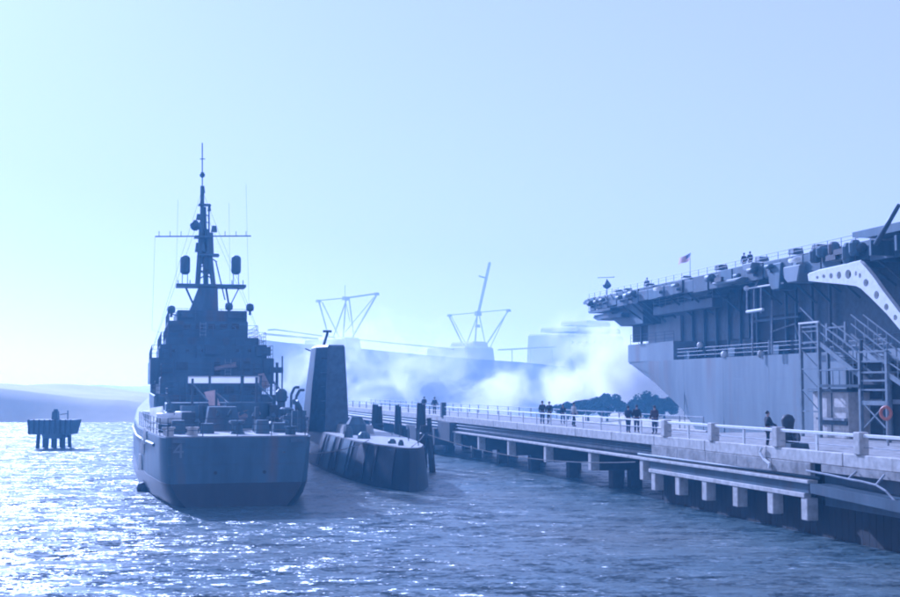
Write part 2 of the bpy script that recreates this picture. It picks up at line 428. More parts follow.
rail_run(.14, yof(440), Y_END, 5, .07, .1, 4.70, mt='steel_dark')
MB().box(-.1, .35, yof(442)-.3, yof(442)+.3, ZD, 5.1).build('corner_post', M['steel_dark'], pier)
rail_run(6.65, 31.5, Y_END, 3.6, .06, .08, 4.70, mt='steel')
rail_run(15.85, Y_NEAR0, 31, 3.6, .08, .09, 4.70, mt='steel')
# loose hose hanging over the edge beside the lone visitor
hp = []
for px, py in ((762, 447), (760, 452), (764, 459), (770, 464), (769, 468)):
    yl, z = PF.yz(px, py, -.12); hp.append((-.12, yl, z))
tag(MB().path([PF.o + PF.r*p[0] + PF.f*p[1] + Vector((0,0,p[2])) for p in hp], .07).build('hose', M['white']), 'pale hose hanging over the concrete pier edge below the lone visitor', 'hose')

# ---------------------------------------------------------------- haze-lit submarine
def loft(secs, mt, name, parent, smooth=True, cut=None):
    """secs: list of (y, [(halfwidth, z), ...] from deck edge down to keel)"""
    bm = bmesh.new(); rings = []
    for y, prof in secs:
        L = [bm.verts.new((-hw, y, z)) for hw, z in prof]
        Rr = [bm.verts.new((hw, y, z)) for hw, z in reversed(prof)]
        rings.append(L + Rr)
    n = len(rings[0])
    for a, b_ in zip(rings[:-1], rings[1:]):
        for i in range(n):
            j = (i+1) % n
            try: bm.faces.new((a[i], a[j], b_[j], b_[i]))
            except ValueError: pass
    for r_ in (rings[0], rings[-1]):
        try: bm.faces.new(r_)
        except ValueError: pass
    bmesh.ops.remove_doubles(bm, verts=bm.verts, dist=1e-4)
    o = MB(); o.bm.free(); o.bm = bm
    ob = o.build(name, mt, parent, smooth=True)
    em_ = ob.modifiers.new('edges', 'EDGE_SPLIT'); em_.split_angle = R(38)
    return ob

SF = Frame(-2.3, 80, 12.4)
sub = thing('submarine', (-2.3, 80, 0), 12.4, 'dark moored submarine with tall slab sail and slab sided bow by the pier', 'submarine')
sec = []
for y, hw, zd in ((0, .25, 2.62), (1.2, .75, 2.65), (4, 1.45, 2.68), (10, 2.1, 2.72), (20, 2.6, 2.75), (34, 2.8, 2.8), (60, 2.6, 2.75), (78, 1.6, 2.3), (88, .3, 1.6)):
    sec.append((y, [(hw, zd), (hw*1.03, zd-.35), (hw*1.12, 1.4), (hw*1.2, .3), (hw*1.25, -1), (hw*.6, -2.5)]))
loft(sec, M['black'], 'hull', sub)
dk = MB(); pr = None
dy = [(.35, .3), (1.2,.72),(4,1.4),(10,2.04),(20,2.52),(34,2.7),(60,2.5),(78,1.5)]
vs_l = [dk.bm.verts.new((-hw, y, 2.7 + (.0024*y if y < 40 else .1) )) for y, hw in dy]; vs_r = [dk.bm.verts.new((hw, y, 2.7 + (.0024*y if y < 40 else .1))) for y, hw in dy]
for i in range(len(dy)-1): dk.bm.faces.new((vs_l[i], vs_r[i], vs_r[i+1], vs_l[i+1]))
ex = bmesh.ops.extrude_face_region(dk.bm, geom=dk.bm.faces[:]); bmesh.ops.translate(dk.bm, vec=(0,0,.07), verts=[v for v in ex['geom'] if isinstance(v, bmesh.types.BMVert)])
dk.build('deck', M['deck'], sub)
# plating ribs and fender strips down the side
for k, (y, w_, mt, zb) in enumerate(((1.6,1.5,'black',.1), (4.6,.5,'rubber',.4), (7.2,2.2,'rubber',.0), (11.4,.4,'navy_mid',.6), (12.6,2.6,'navy',.15), (16.6,.7,'rubber',.2), (19.0,2.2,'navy',.3), (22.6,.35,'navy_mid',.9), (24.2,1.6,'rubber',.2))):
    def hw_(y_): 
        a_ = [q_ for q_ in sec if q_[0] <= y_][-1]; b_ = [q_ for q_ in sec if q_[0] > y_][0]
        u_ = (y_-a_[0])/(b_[0]-a_[0]); return [(a_[1][i_][0]*(1-u_)+b_[1][i_][0]*u_, a_[1][i_][1]*(1-u_)+b_[1][i_][1]*u_) for i_ in range(4)]
    A_, B_ = hw_(y), hw_(y+w_); f_ = MB()
    for i_ in range(3):
        z0_, z1_ = (A_[i_], B_[i_]), (A_[i_+1], B_[i_+1])
        d1, d2 = .05+.05*i_, .05+.05*(i_+1)
        f_.quad((-z0_[0][0]-d1, y, z0_[0][1]), (-z0_[1][0]-d1, y+w_, z0_[1][1]), (-z1_[1][0]-d2, y+w_, max(zb, z1_[1][1])), (-z1_[0][0]-d2, y, max(zb, z1_[0][1])))
    bmesh.ops.remove_doubles(f_.bm, verts=f_.bm.verts, dist=1e-3)
    fo2 = f_.build('hull_cover', M[mt], sub); fo2.modifiers.new('t','SOLIDIFY').thickness = .06
# sail
def sx(px, py, y): return SF.lz(px, py, y)
ys_ = 30
def sail_ring(pxl, pxr, py, y0, y1, z):
    xl = sx(pxl, py, y0)[0]; xr = sx(pxr, py, y0)[0]; xm = (xl+xr)/2; w_ = (xr-xl)/2
    return [(xm-w_*.34, y0, z), (xm+w_*.9, y0, z), (xm+w_, y0+(y1-y0)*.1, z), (xm+w_, y0+(y1-y0)*.7, z), (xm+w_*.3, y1, z), (xm-w_*.3, y1, z), (xm-w_, y0+(y1-y0)*.7, z), (xm-w_, y0+(y1-y0)*.22, z)]
bm = bmesh.new(); rr = []
for (pl, pr_, py, y0, y1, z) in ((312, 351, 424, 27, 39, 2.8), (315, 348.5, 385, 27.6, 38, sx(330,385,28)[1]), (318.5, 346, 347, 28.2, 36.6, sx(330,347,29)[1]), (320, 345, 345, 28.5, 36.2, sx(330,345,29)[1])):
    rr.append([bm.verts.new(c) for c in sail_ring(pl, pr_, py, y0, y1, z)])
for a, b_ in zip(rr[:-1], rr[1:]):
    for i in range(8):
        j = (i+1) % 8; bm.faces.new((a[i], a[j], b_[j], b_[i]))
bm.faces.new(rr[-1]); bm.faces.new(rr[0][::-1])
mb = MB(); mb.bm.free(); mb.bm = bm; sail = mb.build('sail', M['steel_dark'], sub)
xt, zt = sx(328, 345, 31)
ms = MB(); ms.tube((xt-.55, 31, zt-.6), (xt-.1, 31, zt+.9), .14, .12); ms.tube((xt-.1, 31, zt+.9), (xt-.05, 31, zt+1.1), .12)
ms.build('periscope', M['steel_dark'], sub); MB().box(xt-.45, xt+.3, 30.8, 31.2, zt+1.1, zt+1.3).build('periscope_head', M['steel_dark'], sub)
MB().tube((xt-1.4, 32, zt-.5), (xt-1.9, 32, zt-.3), .06).build('antenna', M['steel_dark'], sub)
for z in (4.2, 5.4, 6.6, 7.8, 9.0):
    MB().box(sx(324,400,28)[0]-.28, sx(324,400,28)[0]+.28, 27.2+(z-2.8)*.16-.12, 27.25+(z-2.8)*.16, z, z+.07).build('ladder_rung', M['steel_dark'], sub)
# deck fittings
for (px, y, h, r) in ((348, 16, .9, .35), (356, 21, 1.5, .9), (364, 14, .55, .5), (392, 6, .35, .3), (401, 3.2, .4, .2)):
    x, _ = sx(px, 430, y); x = max(-2.0, min(2.0, x))
    MB().lathe((x, y, 2.75), [(r, 0), (r*.9, h*.6), (r*.5, h)], 10).build('deck_fitting', M['navy'], sub)
MB().box(-1.6, 1.0, 22.5, 26.8, 2.8, 3.5, .12).build('deck_casing', M['deck'], sub)
for y in (2, 5.5, 9, 12.5, 16, 19.5, 23):
    hw = [w_ for yy_, w_ in dy if yy_ <= y+.01][-1]
    MB().tube((hw*.95, y, 2.8), (hw*.95, y, 3.75), .03).build('stanchion', M['steel_dark'], sub)

# ---------------------------------------------------------------- escort warship seen from astern
O = at_depth(237, 500, 70)
DF = Frame(O.x, 70, 14.0)
ship = thing('warship', (O.x, 70, 0), 14.0, 'grey warship seen stern on, with stepped superstructure and tall lattice mast', 'warship')
secs = []
def zdk(y): return 3.85 if y < 25 else 3.85 + (y-25)**1.5 * .0052
for y, hd, hw1, hw0, hk in ((0, 3.85, 3.6, 2.7, .6), (.35, 4.1, 3.85, 3.1, 1.1), (2, 4.3, 4.15, 3.5, 1.6), (8, 4.8, 4.75, 4.3, 2.6), (18, 5.4, 5.38, 5.2, 3.8), (34, 5.7, 5.7, 5.6, 4.6), (52, 5.5, 5.4, 5.2, 4.4), (70, 4.4, 3.9, 3.4, 2.6), (84, 2.9, 1.9, 1.3, .8), (93, 1.4, .6, .3, .15), (97, .25, .1, .06, .03)):
    z = zdk(y)
    secs.append((y, [(hd, z), (hd*.995, z-.5), ((hd+hw1)/2*1.005, z*.6), (hw1, 1.35), ((hw1+hw0)/2*1.02, .6), (hw0, 0), (hk*1.2+.3, -1.0), (hk*.3, -2.2)]))
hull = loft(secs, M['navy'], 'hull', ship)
# black boot topping: same hull a touch proud below 1.25 m
secs2 = []
for y, hd, hw1, hw0, hk in ((-.03, 3.85, 3.6, 2.7, .6), (.35, 4.1, 3.85, 3.1, 1.1), (2, 4.3, 4.15, 3.5, 1.6), (8, 4.8, 4.75, 4.3, 2.6), (18, 5.4, 5.38, 5.2, 3.8), (34, 5.7, 5.7, 5.6, 4.6), (52, 5.5, 5.4, 5.2, 4.4), (70, 4.4, 3.9, 3.4, 2.6), (84, 2.9, 1.9, 1.3, .8)):
    secs2.append((y, [(hw1+.025, 1.32), ((hw1+hw0)/2*1.02+.03, .6), (hw0+.03, 0), (hw0*.95, -.5)]))
loft(secs2, M['boot'], 'boot_topping', ship)
# deck sheet and gunwale
dd = MB(); L = []; Rr = []
for y, hd in ((.25, 3.9), (2, 4.2), (8, 4.7), (18, 5.3), (34, 5.6), (52, 5.4), (70, 4.3), (84, 2.8)):
    L.append(dd.bm.verts.new((-hd, y, zdk(y)+.02))); Rr.append(dd.bm.verts.new((hd, y, zdk(y)+.02)))
for i in range(len(L)-1): dd.bm.faces.new((L[i], Rr[i], Rr[i+1], L[i+1]))
ex = bmesh.ops.extrude_face_region(dd.bm, geom=dd.bm.faces[:]); bmesh.ops.translate(dd.bm, vec=(0,0,.05), verts=[v for v in ex['geom'] if isinstance(v, bmesh.types.BMVert)])
dd.build('deck', M['deck'], ship)
# rubbing strake
MB().path([(-4.5, 4, 3.3), (-5.0, 10, 3.3), (-5.45, 18, 3.3), (-5.75, 34, 3.4)], .1).build('rubbing_strake', M['navy_mid'], ship)
MB().path([(4.5, 4, 3.3), (5.0, 10, 3.3), (5.45, 18, 3.3), (5.75, 34, 3.4)], .1).build('rubbing_strake', M['navy_mid'], ship)
# superstructure blocks: pixel span, top, near y, far y, base z
def dl(px, py, y): return DF.lz(px, py, y)
levels = []
def block(name, pl, pr_, ptop, y0, y1, zb, mt='navy', ch=.25):
    xl, zt_ = dl(pl, ptop, y0); xr, _ = dl(pr_, ptop, y0)
    m_ = MB(); m_.prism([(xl, zb), (xl, zt_-ch*.3), (xl+ch*.3, zt_), (xr-ch*.3, zt_), (xr, zt_-ch*.3), (xr, zb)], y0, y1)
    ob = m_.build(name, M[mt], ship)
    levels.append((xl, xr, y0, y1, zt_)); return xl, xr, zt_
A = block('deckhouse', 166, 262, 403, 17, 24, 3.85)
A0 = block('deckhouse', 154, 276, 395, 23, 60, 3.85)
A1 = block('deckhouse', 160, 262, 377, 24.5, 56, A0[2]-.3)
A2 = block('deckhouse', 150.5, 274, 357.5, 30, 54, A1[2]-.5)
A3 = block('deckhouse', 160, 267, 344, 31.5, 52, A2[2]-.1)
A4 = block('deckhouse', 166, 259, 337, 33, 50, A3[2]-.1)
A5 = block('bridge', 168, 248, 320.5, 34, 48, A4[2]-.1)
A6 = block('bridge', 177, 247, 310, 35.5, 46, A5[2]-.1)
# tower under the mast platform
y0 = 37
t = MB(); x0, zb = dl(189, 310, y0); x1, _ = dl(222, 310, y0); xa, za = dl(199, 287, y0); xb, _ = dl(218, 287, y0)
v = [t.bm.verts.new(c) for c in ((x0,y0,zb-.2),(x1-.3,y0,zb-.2),(x1-.3,y0+4,zb-.2),(x0,y0+4,zb-.2),(xa,y0+.4,za),(xb,y0+.4,za),(xb,y0+3,za),(xa,y0+3,za))]
for f in ((3,2,1,0),(4,5,6,7),(0,1,5,4),(1,2,6,5),(2,3,7,6),(3,0,4,7)): t.bm.faces.new([v[i] for i in f])
t.build('mast_tower', M['navy'], ship)
# mast platform
YM = 38.5
def mp_(px, py, y=YM): x, z = dl(px, py, y); return Vector((x, y, z))
pl_ = mp_(176, 286); pr2 = mp_(245, 286)
MB().box(pl_.x, pr2.x, YM-1.2, YM+1.2, pl_.z-.1, pl_.z+.14).build('mast_platform', M['navy'], ship)
for px in (178, 190, 232, 243):
    p = mp_(px, 286); MB().tube(p, p+Vector((0,0,.5)), .04).build('stanchion', M['navy'], ship)
MB().tube(mp_(186, 288), mp_(194, 306), .09).build('platform_strut', M['navy'], ship)
MB().tube(mp_(226, 288), mp_(229, 306), .09).build('platform_strut', M['navy'], ship)
MB().tube(mp_(239, 288), mp_(230, 306), .05).build('platform_strut', M['navy'], ship)
# drum shaped antennas either side
for px in (185, 236):
    a = mp_(px, 286); c = mp_(px, 274.5); d_ = mp_(px, 255.5); r = .42; h = d_.z - c.z
    rt = MB().lathe((c.x, YM, c.z), [(r*.45, 0), (r*.85, h*.07), (r, h*.16), (r, h*.84), (r*.85, h*.93), (r*.45, h)], 14).build('drum_antenna', M['navy'], ship, smooth=True)
    for dx in (-.22, .22): MB().tube((c.x+dx, YM, a.z), (c.x+dx, YM, c.z+.2), .035).build('drum_leg', M['navy'], ship)
# lattice mast
def seg(a, b_, r, name='mast_leg', ya=YM, yb=None):
    return MB().tube(mp_(*a, ya), mp_(*b_, yb if yb is not None else YM), r, n=6).build(name, M['navy'], ship)
def mbox(name, pl, pr_, pt, pb, d=.8, mt='navy'):
    a = mp_(pl, pt); b_ = mp_(pr_, pb)
    return MB().box(a.x, b_.x, YM-d/2, YM+d/2, b_.z, a.z, min(.08, (b_.x-a.x)*.2)).build(name, M[mt], ship)
seg((197.5,286),(202,222),.22,ya=YM-.7); seg((213.5,286),(207,230),.22,ya=YM-.7); seg((206,286),(203.5,207),.24,ya=YM+1.3)
mbox('radio_box', 197, 203, 256, 264); mbox('radio_box', 207, 214, 268, 274); mbox('radio_box', 203, 209, 258, 270, .5); mbox('radio_box', 211, 217, 226, 232); mbox('radio_box', 196, 201, 214, 220, .4)
for a, b_ in (((199,279),(212,271)),((212.5,279),(200,271)),((199.5,268),(211,260)),((211.5,268),(200,260)),((200,256),(209,248)),((201,244),(208,236)),((208,246),(201,236)),((199,271),(212,271)),((200,260),(211,260)),((225,300),(216,262)),((217,262),(208,256))):
    seg(a, b_, .055, 'lattice_brace')
mbox('mast_platform', 197, 219, 254, 256.5, 1.6); mbox('radar_room', 206.5, 213.5, 233, 254, 1.0); mbox('radar_room', 195, 205, 243, 252, .9)
mbox('mast_platform', 194, 212, 236, 238.5, 1.4); mbox('radio_box', 199, 204, 238.5, 243)
# search radar (curved dish) on the port side
a = mp_(195, 226); dsh = MB()
for i in range(7):
    t0 = -1 + 2*i/7; t1 = -1 + 2*(i+1)/7
    for j in range(5):
        u0 = -1 + 2*j/5; u1 = -1 + 2*(j+1)/5
        P = lambda t_, u_: (a.x + t_*math.sqrt(1-u_*u_*.5)*.42, YM-.6 + .22*(t_*t_+u_*u_), a.z + u_*math.sqrt(1-t_*t_*.5)*.45)
        dsh.quad(P(t0,u0), P(t1,u0), P(t1,u1), P(t0,u1))
ds = dsh.build('search_radar', M['navy'], ship); ds.modifiers.new('t', 'SOLIDIFY').thickness = .05
seg((195,228),(202,230),.07,'radar_arm')
mbox('mast_platform', 198, 211, 204, 206, .9); mbox('radio_box', 207.5, 211, 206, 211, .4)
seg((202,222),(202.4,186),.17); seg((209,236),(209,206),.07); 
for py in (228, 221, 214): seg((203, py), (209, py+2), .045, 'lattice_brace')
mbox('radio_box', 200, 204.2, 196, 203, .45); mbox('radio_box', 201, 205, 186, 193, .45)
seg((202.3,190),(202.3,143),.05,'topmast')
c = mp_(202.3, 175); MB().lathe((c.x, YM, c.z-.25), [(.05,0),(.2,.1),(.24,.28),(.12,.5)], 10).build('direction_finder', M['navy'], ship)
MB().tube(mp_(200,159), mp_(205,159), .04).build('cross_tree', M['navy'], ship)
MB().tube(mp_(155,236.5), mp_(251,236), .055, n=6).build('yardarm', M['navy'], ship)
for px in (159, 170, 181, 225, 236, 246):
    p = mp_(px, 236.4); MB().tube(p, p+Vector((0,0,.45)), .03, n=5).build('yard_aerial', M['navy'], ship)
for a_, b_ in (((246,184),(249,308)), ((178,200),(176,286)), ((229,203),(230,286)), ((155,237),(152,330)), ((152,330),(166,334))):
    MB().tube(mp_(*a_), mp_(*b_), .012, n=4).build('halyard', M['navy'], ship)
for a_ in ((203,207),(202,190)):
    MB().tube(mp_(*a_), mp_(150,357,31), .010, n=4).build('halyard', M['navy'], ship); MB().tube(mp_(*a_), mp_(270,360,31), .010, n=4).build('halyard', M['navy'], ship)
# searchlights at bridge wing corners
for px, py, y in ((171.3, 310, 35), (250, 308, 35.2), (229, 307, 36)):
    x, z = dl(px, py, y)
    mb = MB(); mb.lathe((x, y, z-.3), [(.1,-.3),(.1,0),(.3,.08),(.34,.35),(.28,.6),(.08,.68)], 10); mb.build('searchlight', M['navy'], ship, smooth=True)
    if px < 200: MB().tube((x, y, z-.35), (A5[0]+.9, y, z-.45), .06).build('bracket', M['navy'], ship)
# doors, portholes, ladders, vents on the aft faces
def face(name, px0, px1, py0, py1, y, d=.06, mt='dark', off=.0):
    xa, za = dl(px0, py0, y); xb, zb = dl(px1, py1, y)
    return MB().box(xa, xb, y-d, y+.05, zb, za).build(name, M[mt], ship)
face('door', 203, 209, 411, 430, 17, mt='dark'); face('door', 232, 238, 411, 430, 17, mt='dark')
face('door', 168, 173, 404, 424, 23); face('door', 265, 270, 404, 424, 23)
face('door', 190, 196, 385, 399, 24.5); face('vent_grille', 224, 234, 386, 393, 24.5, mt='steel_dark')
face('door', 214, 220, 362, 375, 30); face('vent_grille', 176, 188, 362, 370, 30, mt='steel_dark'); face('vent_grille', 236, 250, 361, 371, 30, mt='steel_dark')
for k, px in enumerate((184, 196, 208, 220, 232)): face('bridge_window', px, px+7, 324, 329, 34, mt='glass')
for px in (172, 186, 200, 236, 248): face('porthole', px, px+3, 349, 352, 31.5, mt='glass')
for px, p0, p1, y in ((228, 359, 376, 29.9), (203, 322, 337, 33.9), (246, 404, 425, 22.9)):
    xa, za = dl(px, p0, y); _, zb = dl(px, p1, y)
    m_ = MB(); m_.box(xa-.25, xa-.2, y-.18, y-.12, zb, za); m_.box(xa+.2, xa+.25, y-.18, y-.12, zb, za)
    z = zb + .15
    while z < za: m_.box(xa-.2, xa+.2, y-.17, y-.13, z, z+.04); z += .3
    m_.build('ladder', M['steel'], ship)
# rails along each roof edge
def railing(pts, h=1.0, r=.022, mt='navy_mid', step=1.6):
    m_ = MB()
    for a_, b_ in zip(pts[:-1], pts[1:]):
        a_, b_ = Vector(a_), Vector(b_); nseg = max(1, int((b_-a_).length/step))
        for k in range(nseg+1):
            p = a_.lerp(b_, k/nseg); m_.tube(p, p+Vector((0,0,h)), r, n=5)
        for hh in (.33*h, .66*h, h): m_.tube(a_+Vector((0,0,hh)), b_+Vector((0,0,hh)), r*.8, n=5)
    return m_.build('railing', M[mt], ship)
for (xl, xr, ya, yb_, zt_) in levels[:7]:
    railing([(xl+.1, yb_-.2, zt_), (xl+.1, ya+.1, zt_), (xr-.1, ya+.1, zt_), (xr-.1, yb_-.2, zt_)])
railing([(-5.3, 20, 3.9), (-4.65, 8, 3.9), (-4.2, 2, 3.9), (-3.8, .35, 3.9), (3.8, .35, 3.9), (4.2, 2, 3.9), (4.65, 8, 3.9), (5.3, 20, 3.9)], 1.0, .028)
# canvas dodgers on the upper rail (backlit white strips)
yD = 20.8
for pl, pr_ in ((188, 208.5), (211, 240.5), (244, 259)):
    xa, za = dl(pl, 376.2, yD); xb, zb = dl(pr_, 383.2, yD)
    MB().box(xa, xb, yD-.02, yD+.02, zb, za).build('canvas_dodger', M['canvas'], ship)
xa, za = dl(186, 376, yD+.3); xb, _ = dl(262, 376, yD+.3)
MB().tube((xa, yD+.1, za), (xb, yD+.1, za), .05).build('awning_spar', M['navy'], ship)
for px in (187, 209.7, 242.3, 261):
    x_, zz = dl(px, 376, yD+.1); MB().tube((x_, yD+.12, zz), (x_, yD+.12, 3.9), .06).build('awning_post', M['navy'], ship)
# faded bunting / signal cloths drying on the after structure
def cloth(corners, y, mt='cloth_pink', name='signal_cloth'):
    P = [Vector((dl(px, py, y)[0], y, dl(px, py, y)[1])) for px, py in corners]
    m_ = MB(); n_ = 8; grid = []
    for j in range(n_+1):
        row = []
        for i in range(n_+1):
            u, v_ = i/n_, j/n_
            p = P[0].lerp(P[1], u).lerp(P[3].lerp(P[2], u), v_)
            p.y += .07*math.sin(u*9+v_*3) + .05*math.sin(v_*7)
            row.append(m_.bm.verts.new(p))
        grid.append(row)
    for j in range(n_):
        for i in range(n_): m_.bm.faces.new((grid[j][i], grid[j][i+1], grid[j+1][i+1], grid[j+1][i]))
    o_ = m_.build(name, M[mt], ship, smooth=True); o_.modifiers.new('t','SOLIDIFY').thickness = .02; return o_
cloth([(204,392),(215,390),(220,405),(213,414)], 16.6)
cloth([(236,413),(257,407),(261,414),(238,424)], 12)
cloth([(258,374),(264,373),(270,386),(262,392)], 23.2)
cloth([(214,367),(236,362),(237,367),(215,371)], 29.7)
# stern clutter: bollards, capstan, gun, racks, boat, rafts
def fit(name, px, y, prof, mt='navy', n_=10):
    x, _ = dl(px, 430, y); return MB().lathe((x, y, 3.9), prof, n_).build(name, M[mt], ship)
for px in (166, 171, 190, 195, 288, 293): fit('bollard', px, 1.3, [(.16,0),(.16,.4),(.24,.42),(.24,.5)], 'concrete_pale' if px < 200 else 'navy')
fit('capstan', 237, 3, [(.5,0),(.34,.2),(.3,.55),(.5,.7),(.45,.8)])
x, _ = dl(222, 430, 9)
gm = MB().box(x-1.1, x+1.1, 8, 10.6, 3.9, 5.4, .25).build('gun_mount', M['navy'], ship)
MB().tube((x-.35, 8.1, 4.9), (x-.5, 5.2, 5.3), .09, .06).build('gun_barrel', M['navy'], gm)
MB().tube((x+.35, 8.1, 4.9), (x+.3, 5.2, 5.3), .09, .06).build('gun_barrel', M['navy'], gm)
fit('gun_tub', 203, 13, [(1.5,0),(1.5,1.5),(1.38,1.5),(1.38,1.2)], 'navy', 16)
fit('gun_tub', 248, 13.5, [(1.6,0),(1.6,1.7),(1.48,1.7),(1.48,1.3)], 'navy', 16)
for px, y in ((178, 4), (207, 4.5), (262, 3.5), (279, 5)): 
    x, _ = dl(px, 430, y); MB().box(x-.4, x+.4, y-.5, y+.5, 3.9, 4.5+.2*(px % 3), .05).build('deck_locker', M['navy'], ship)
# ship's boat under davits, port side
bx, bz = dl(156, 419, 18)
bt = MB()
rings = []
for yy_, hw in ((14.5, .1), (15.3, .62), (17.5, .95), (20, .85), (21.5, .4)):
    rings.append([bt.bm.verts.new((bx+u*hw, yy_, bz+v_)) for u, v_ in ((-1,.55),(-.8,-.1),(0,-.55),(.8,-.1),(1,.55))])
for a_, b_ in zip(rings[:-1], rings[1:]):
    for i in range(4): bt.bm.faces.new((a_[i], a_[i+1], b_[i+1], b_[i]))
    bt.bm.faces.new((a_[4], a_[0], b_[0], b_[4]))
bt.bm.faces.new(rings[0]); bt.bm.faces.new(rings[-1][::-1])
boat = bt.build('ship_boat', M['white'], ship)
cloth([(150,408),(163,406),(165,421),(149.5,423)], 13.9, 'canvas', 'boat_cover')
cloth([(150.5,424),(158,423),(160,437),(149,438)], 12.2, 'canvas', 'boat_cover')
# row of white raft drums and rail canvas near the stern, cables, reels and pipes
for px, y in ((165, 6.5), (173, 9), (183, 11)):
    x, _ = dl(px, 430, y); MB().tube((x-.5, y, 4.75), (x+.5, y, 4.75), .34, n=12).build('raft_drum', M['white'], ship, smooth=True)
    MB().box(x-.4, x+.4, y-.25, y+.25, 3.9, 4.42).build('raft_cradle', M['navy'], ship)
rgs = random.Random(21)
for k in range(26):
    y = rgs.uniform(5, 16); x = rgs.uniform(-4.1, 4.1); h = rgs.uniform(.5, 1.6); wd = rgs.uniform(.15, .5)
    if rgs.random() < .5: MB().lathe((x, y, 3.9), [(wd*.5, 0), (wd*.42, h*.7), (wd*.7, h*.8), (wd*.3, h)], 9).build('deck_fitting', M[rgs.choice(['navy','navy_mid','steel_dark'])], ship)
    else: MB().box(x-wd, x+wd, y-.3, y+.3, 3.9, 3.9+h, .04).build('deck_locker', M[rgs.choice(['navy','navy_mid','steel_dark'])], ship)
for px, y, ht in ((192, 15.5, 3.3), (216, 15, 2.6), (256, 15.5, 3.4), (271, 21, 3.6)):
    x, _ = dl(px, 420, y); MB().tube((x, y, 3.9), (x, y, 3.9+ht), .09).build('derrick_post', M['navy'], ship); MB().tube((x, y, 3.9+ht*.9), (x+.9, y-2.5, 3.9+ht*.55), .06).build('derrick_arm', M['navy'], ship)
for (pl2, pr2_, pt2, pb2, y2) in ((158,166,360,372,29.95),(256,270,347,356,31.45),(170,182,324,333,33.95),(228,243,313,318,35.45),(182,192,312,318,35.45),(205,216,346,354,31.45),(180,190,405,418,16.95),(240,252,408,420,16.95),(218,226,404,412,16.95),(262,274,397,402,22.95),(200,214,385,391,24.45),(240,256,386,398,24.45)):
    face('bulkhead_locker', pl2, pr2_, pt2, pb2, y2, .22, rgs.choice(['navy','navy_mid','steel_dark']))
for k in range(16):
    lv = levels[rgs.randrange(0, 6)]; x = rgs.uniform(lv[0]+.4, lv[1]-.4); MB().tube((x, lv[2]-.06, lv[4]-rgs.uniform(1.2,2.4)), (x, lv[2]-.06, lv[4]-.05), .05, n=6).build('bulkhead_pipe', M['navy_mid'], ship)
for y in (15.6, 20.4):
    MB().path([(bx+1.0, y, 3.9), (bx+.95, y, bz+1.0), (bx+.6, y, bz+1.6), (bx, y, bz+1.7), (bx, y, bz+.6)], .08).build('davit', M['navy'], ship)
# pale boxes added for the sunlit patch on the port hull side
for k, (px, py) in enumerate(((150, 436), (147, 446), (149, 462))):
    y = 9 + k*2; x, z = dl(px, py, y)
    MB().box(-4.9-.12*k-.2, -4.9-.12*k+.02, y, y+1.4, z-.5, z+.5, .05).build('sunlit_patch_box', M['canvas'], ship)
# starboard side davits and vents
for px, y, h in ((291, 22, 2.7), (296, 21, 2.5)):
    x, _ = dl(px, 420, y); MB().path([(x, y, 3.9), (x, y, 3.9+h*.8), (x+.25, y, 3.9+h), (x+.6, y, 3.9+h)], .1).build('davit', M['navy'], ship)
for px, y, h, r in ((281, 16, 2.6, .35), (296, 12, 1.0, .6), (286, 12, 1.4, .45), (302, 10, .9, .35)):
    x, _ = dl(px, 425, y); x = min(x, 5.0); MB().lathe((x, y, 3.9), [(r*.8,0),(r*.8,h*.65),(r*1.15,h*.7),(r*1.15,h*.92),(r*.6,h)], 10).build('ventilator', M['navy'], ship)
x, _ = dl(241, 380, 24); MB().tube((x, 24, A1[2]-1.0), (x, 24, A1[2]+1.9), .05).build('ensign_staff', M['navy'], ship)
x, _ = dl(282, 395, 26); MB().tube((x, 26, 4), (x, 26, 9.0), .06).build('whip_aerial', M['navy'], ship)
for px, pyb in ((277, 370), (160, 356)):
    x, z = dl(px, pyb, 30); MB().tube((x, 30, z-2.4), (x, 30, z+.6), .12).build('whip_aerial', M['navy'], ship)
x, z = dl(276.5, 371, 29); MB().box(x-.5, x+.5, 28.7, 29.3, z-.15, z+.3).build('signal_lamp', M['navy'], ship)
# plate seams (weld ridges) and number on the transom
for z in (2.35, 3.3): MB().box(-3.8, 3.8, -.02, .06, z-.015, z+.015).build('weld_seam', M['navy_mid'], ship)
fc = bpy.data.curves.new('numeral', 'FONT'); fc.body = '4'; fc.size = 1.25; fc.extrude = .01; fc.align_x = 'CENTER'
fo_ = bpy.data.objects.new('tmp', fc); fme = bpy.data.meshes.new_from_object(fo_); bpy.data.objects.remove(fo_); fme.materials.clear(); fme.materials.append(M['navy_light'])
fo = bpy.data.objects.new('hull_number', fme); COL.objects.link(fo); fo.parent = ship
x, z = dl(178.5, 458, -.05); fo.location = (x, -.06, z); fo.rotation_euler = (R(90), 0, 0)

# mooring buoy by the warship and lines
bp_ = at_height(144, 491, 0)
bo = thing('mooring_buoy', (bp_.x, bp_.y, 0), 0, 'small black mooring buoy floating beside the warship stern', 'buoy')
MB().lathe((0,0,-.2), [(.2,0),(.42,.12),(.48,.4),(.4,.68),(.15,.78)], 14).build('float', M['rubber'], bo, smooth=True)
MB().tube((0,0,.55), (0,0,.75), .05).build('ring', M['steel_dark'], bo)
def rope(name, a, b_, sag, r, label, mt='wire'):
    pts = [Vector(a).lerp(Vector(b_), k/14) - Vector((0,0,sag*4*(k/14)*(1-k/14))) for k in range(15)]
    return tag(MB().path(pts, r, 5).build(name, M[mt]), label, 'rope')
rope('mooring_line', at_depth(283, 452, 70.3), SF.o + SF.r*-1.5 + SF.f*9 + Vector((0,0,2.9)), .4, .03, 'thin mooring line from the warship stern across to the submarine')
dol = at_height(424, 474, 0)
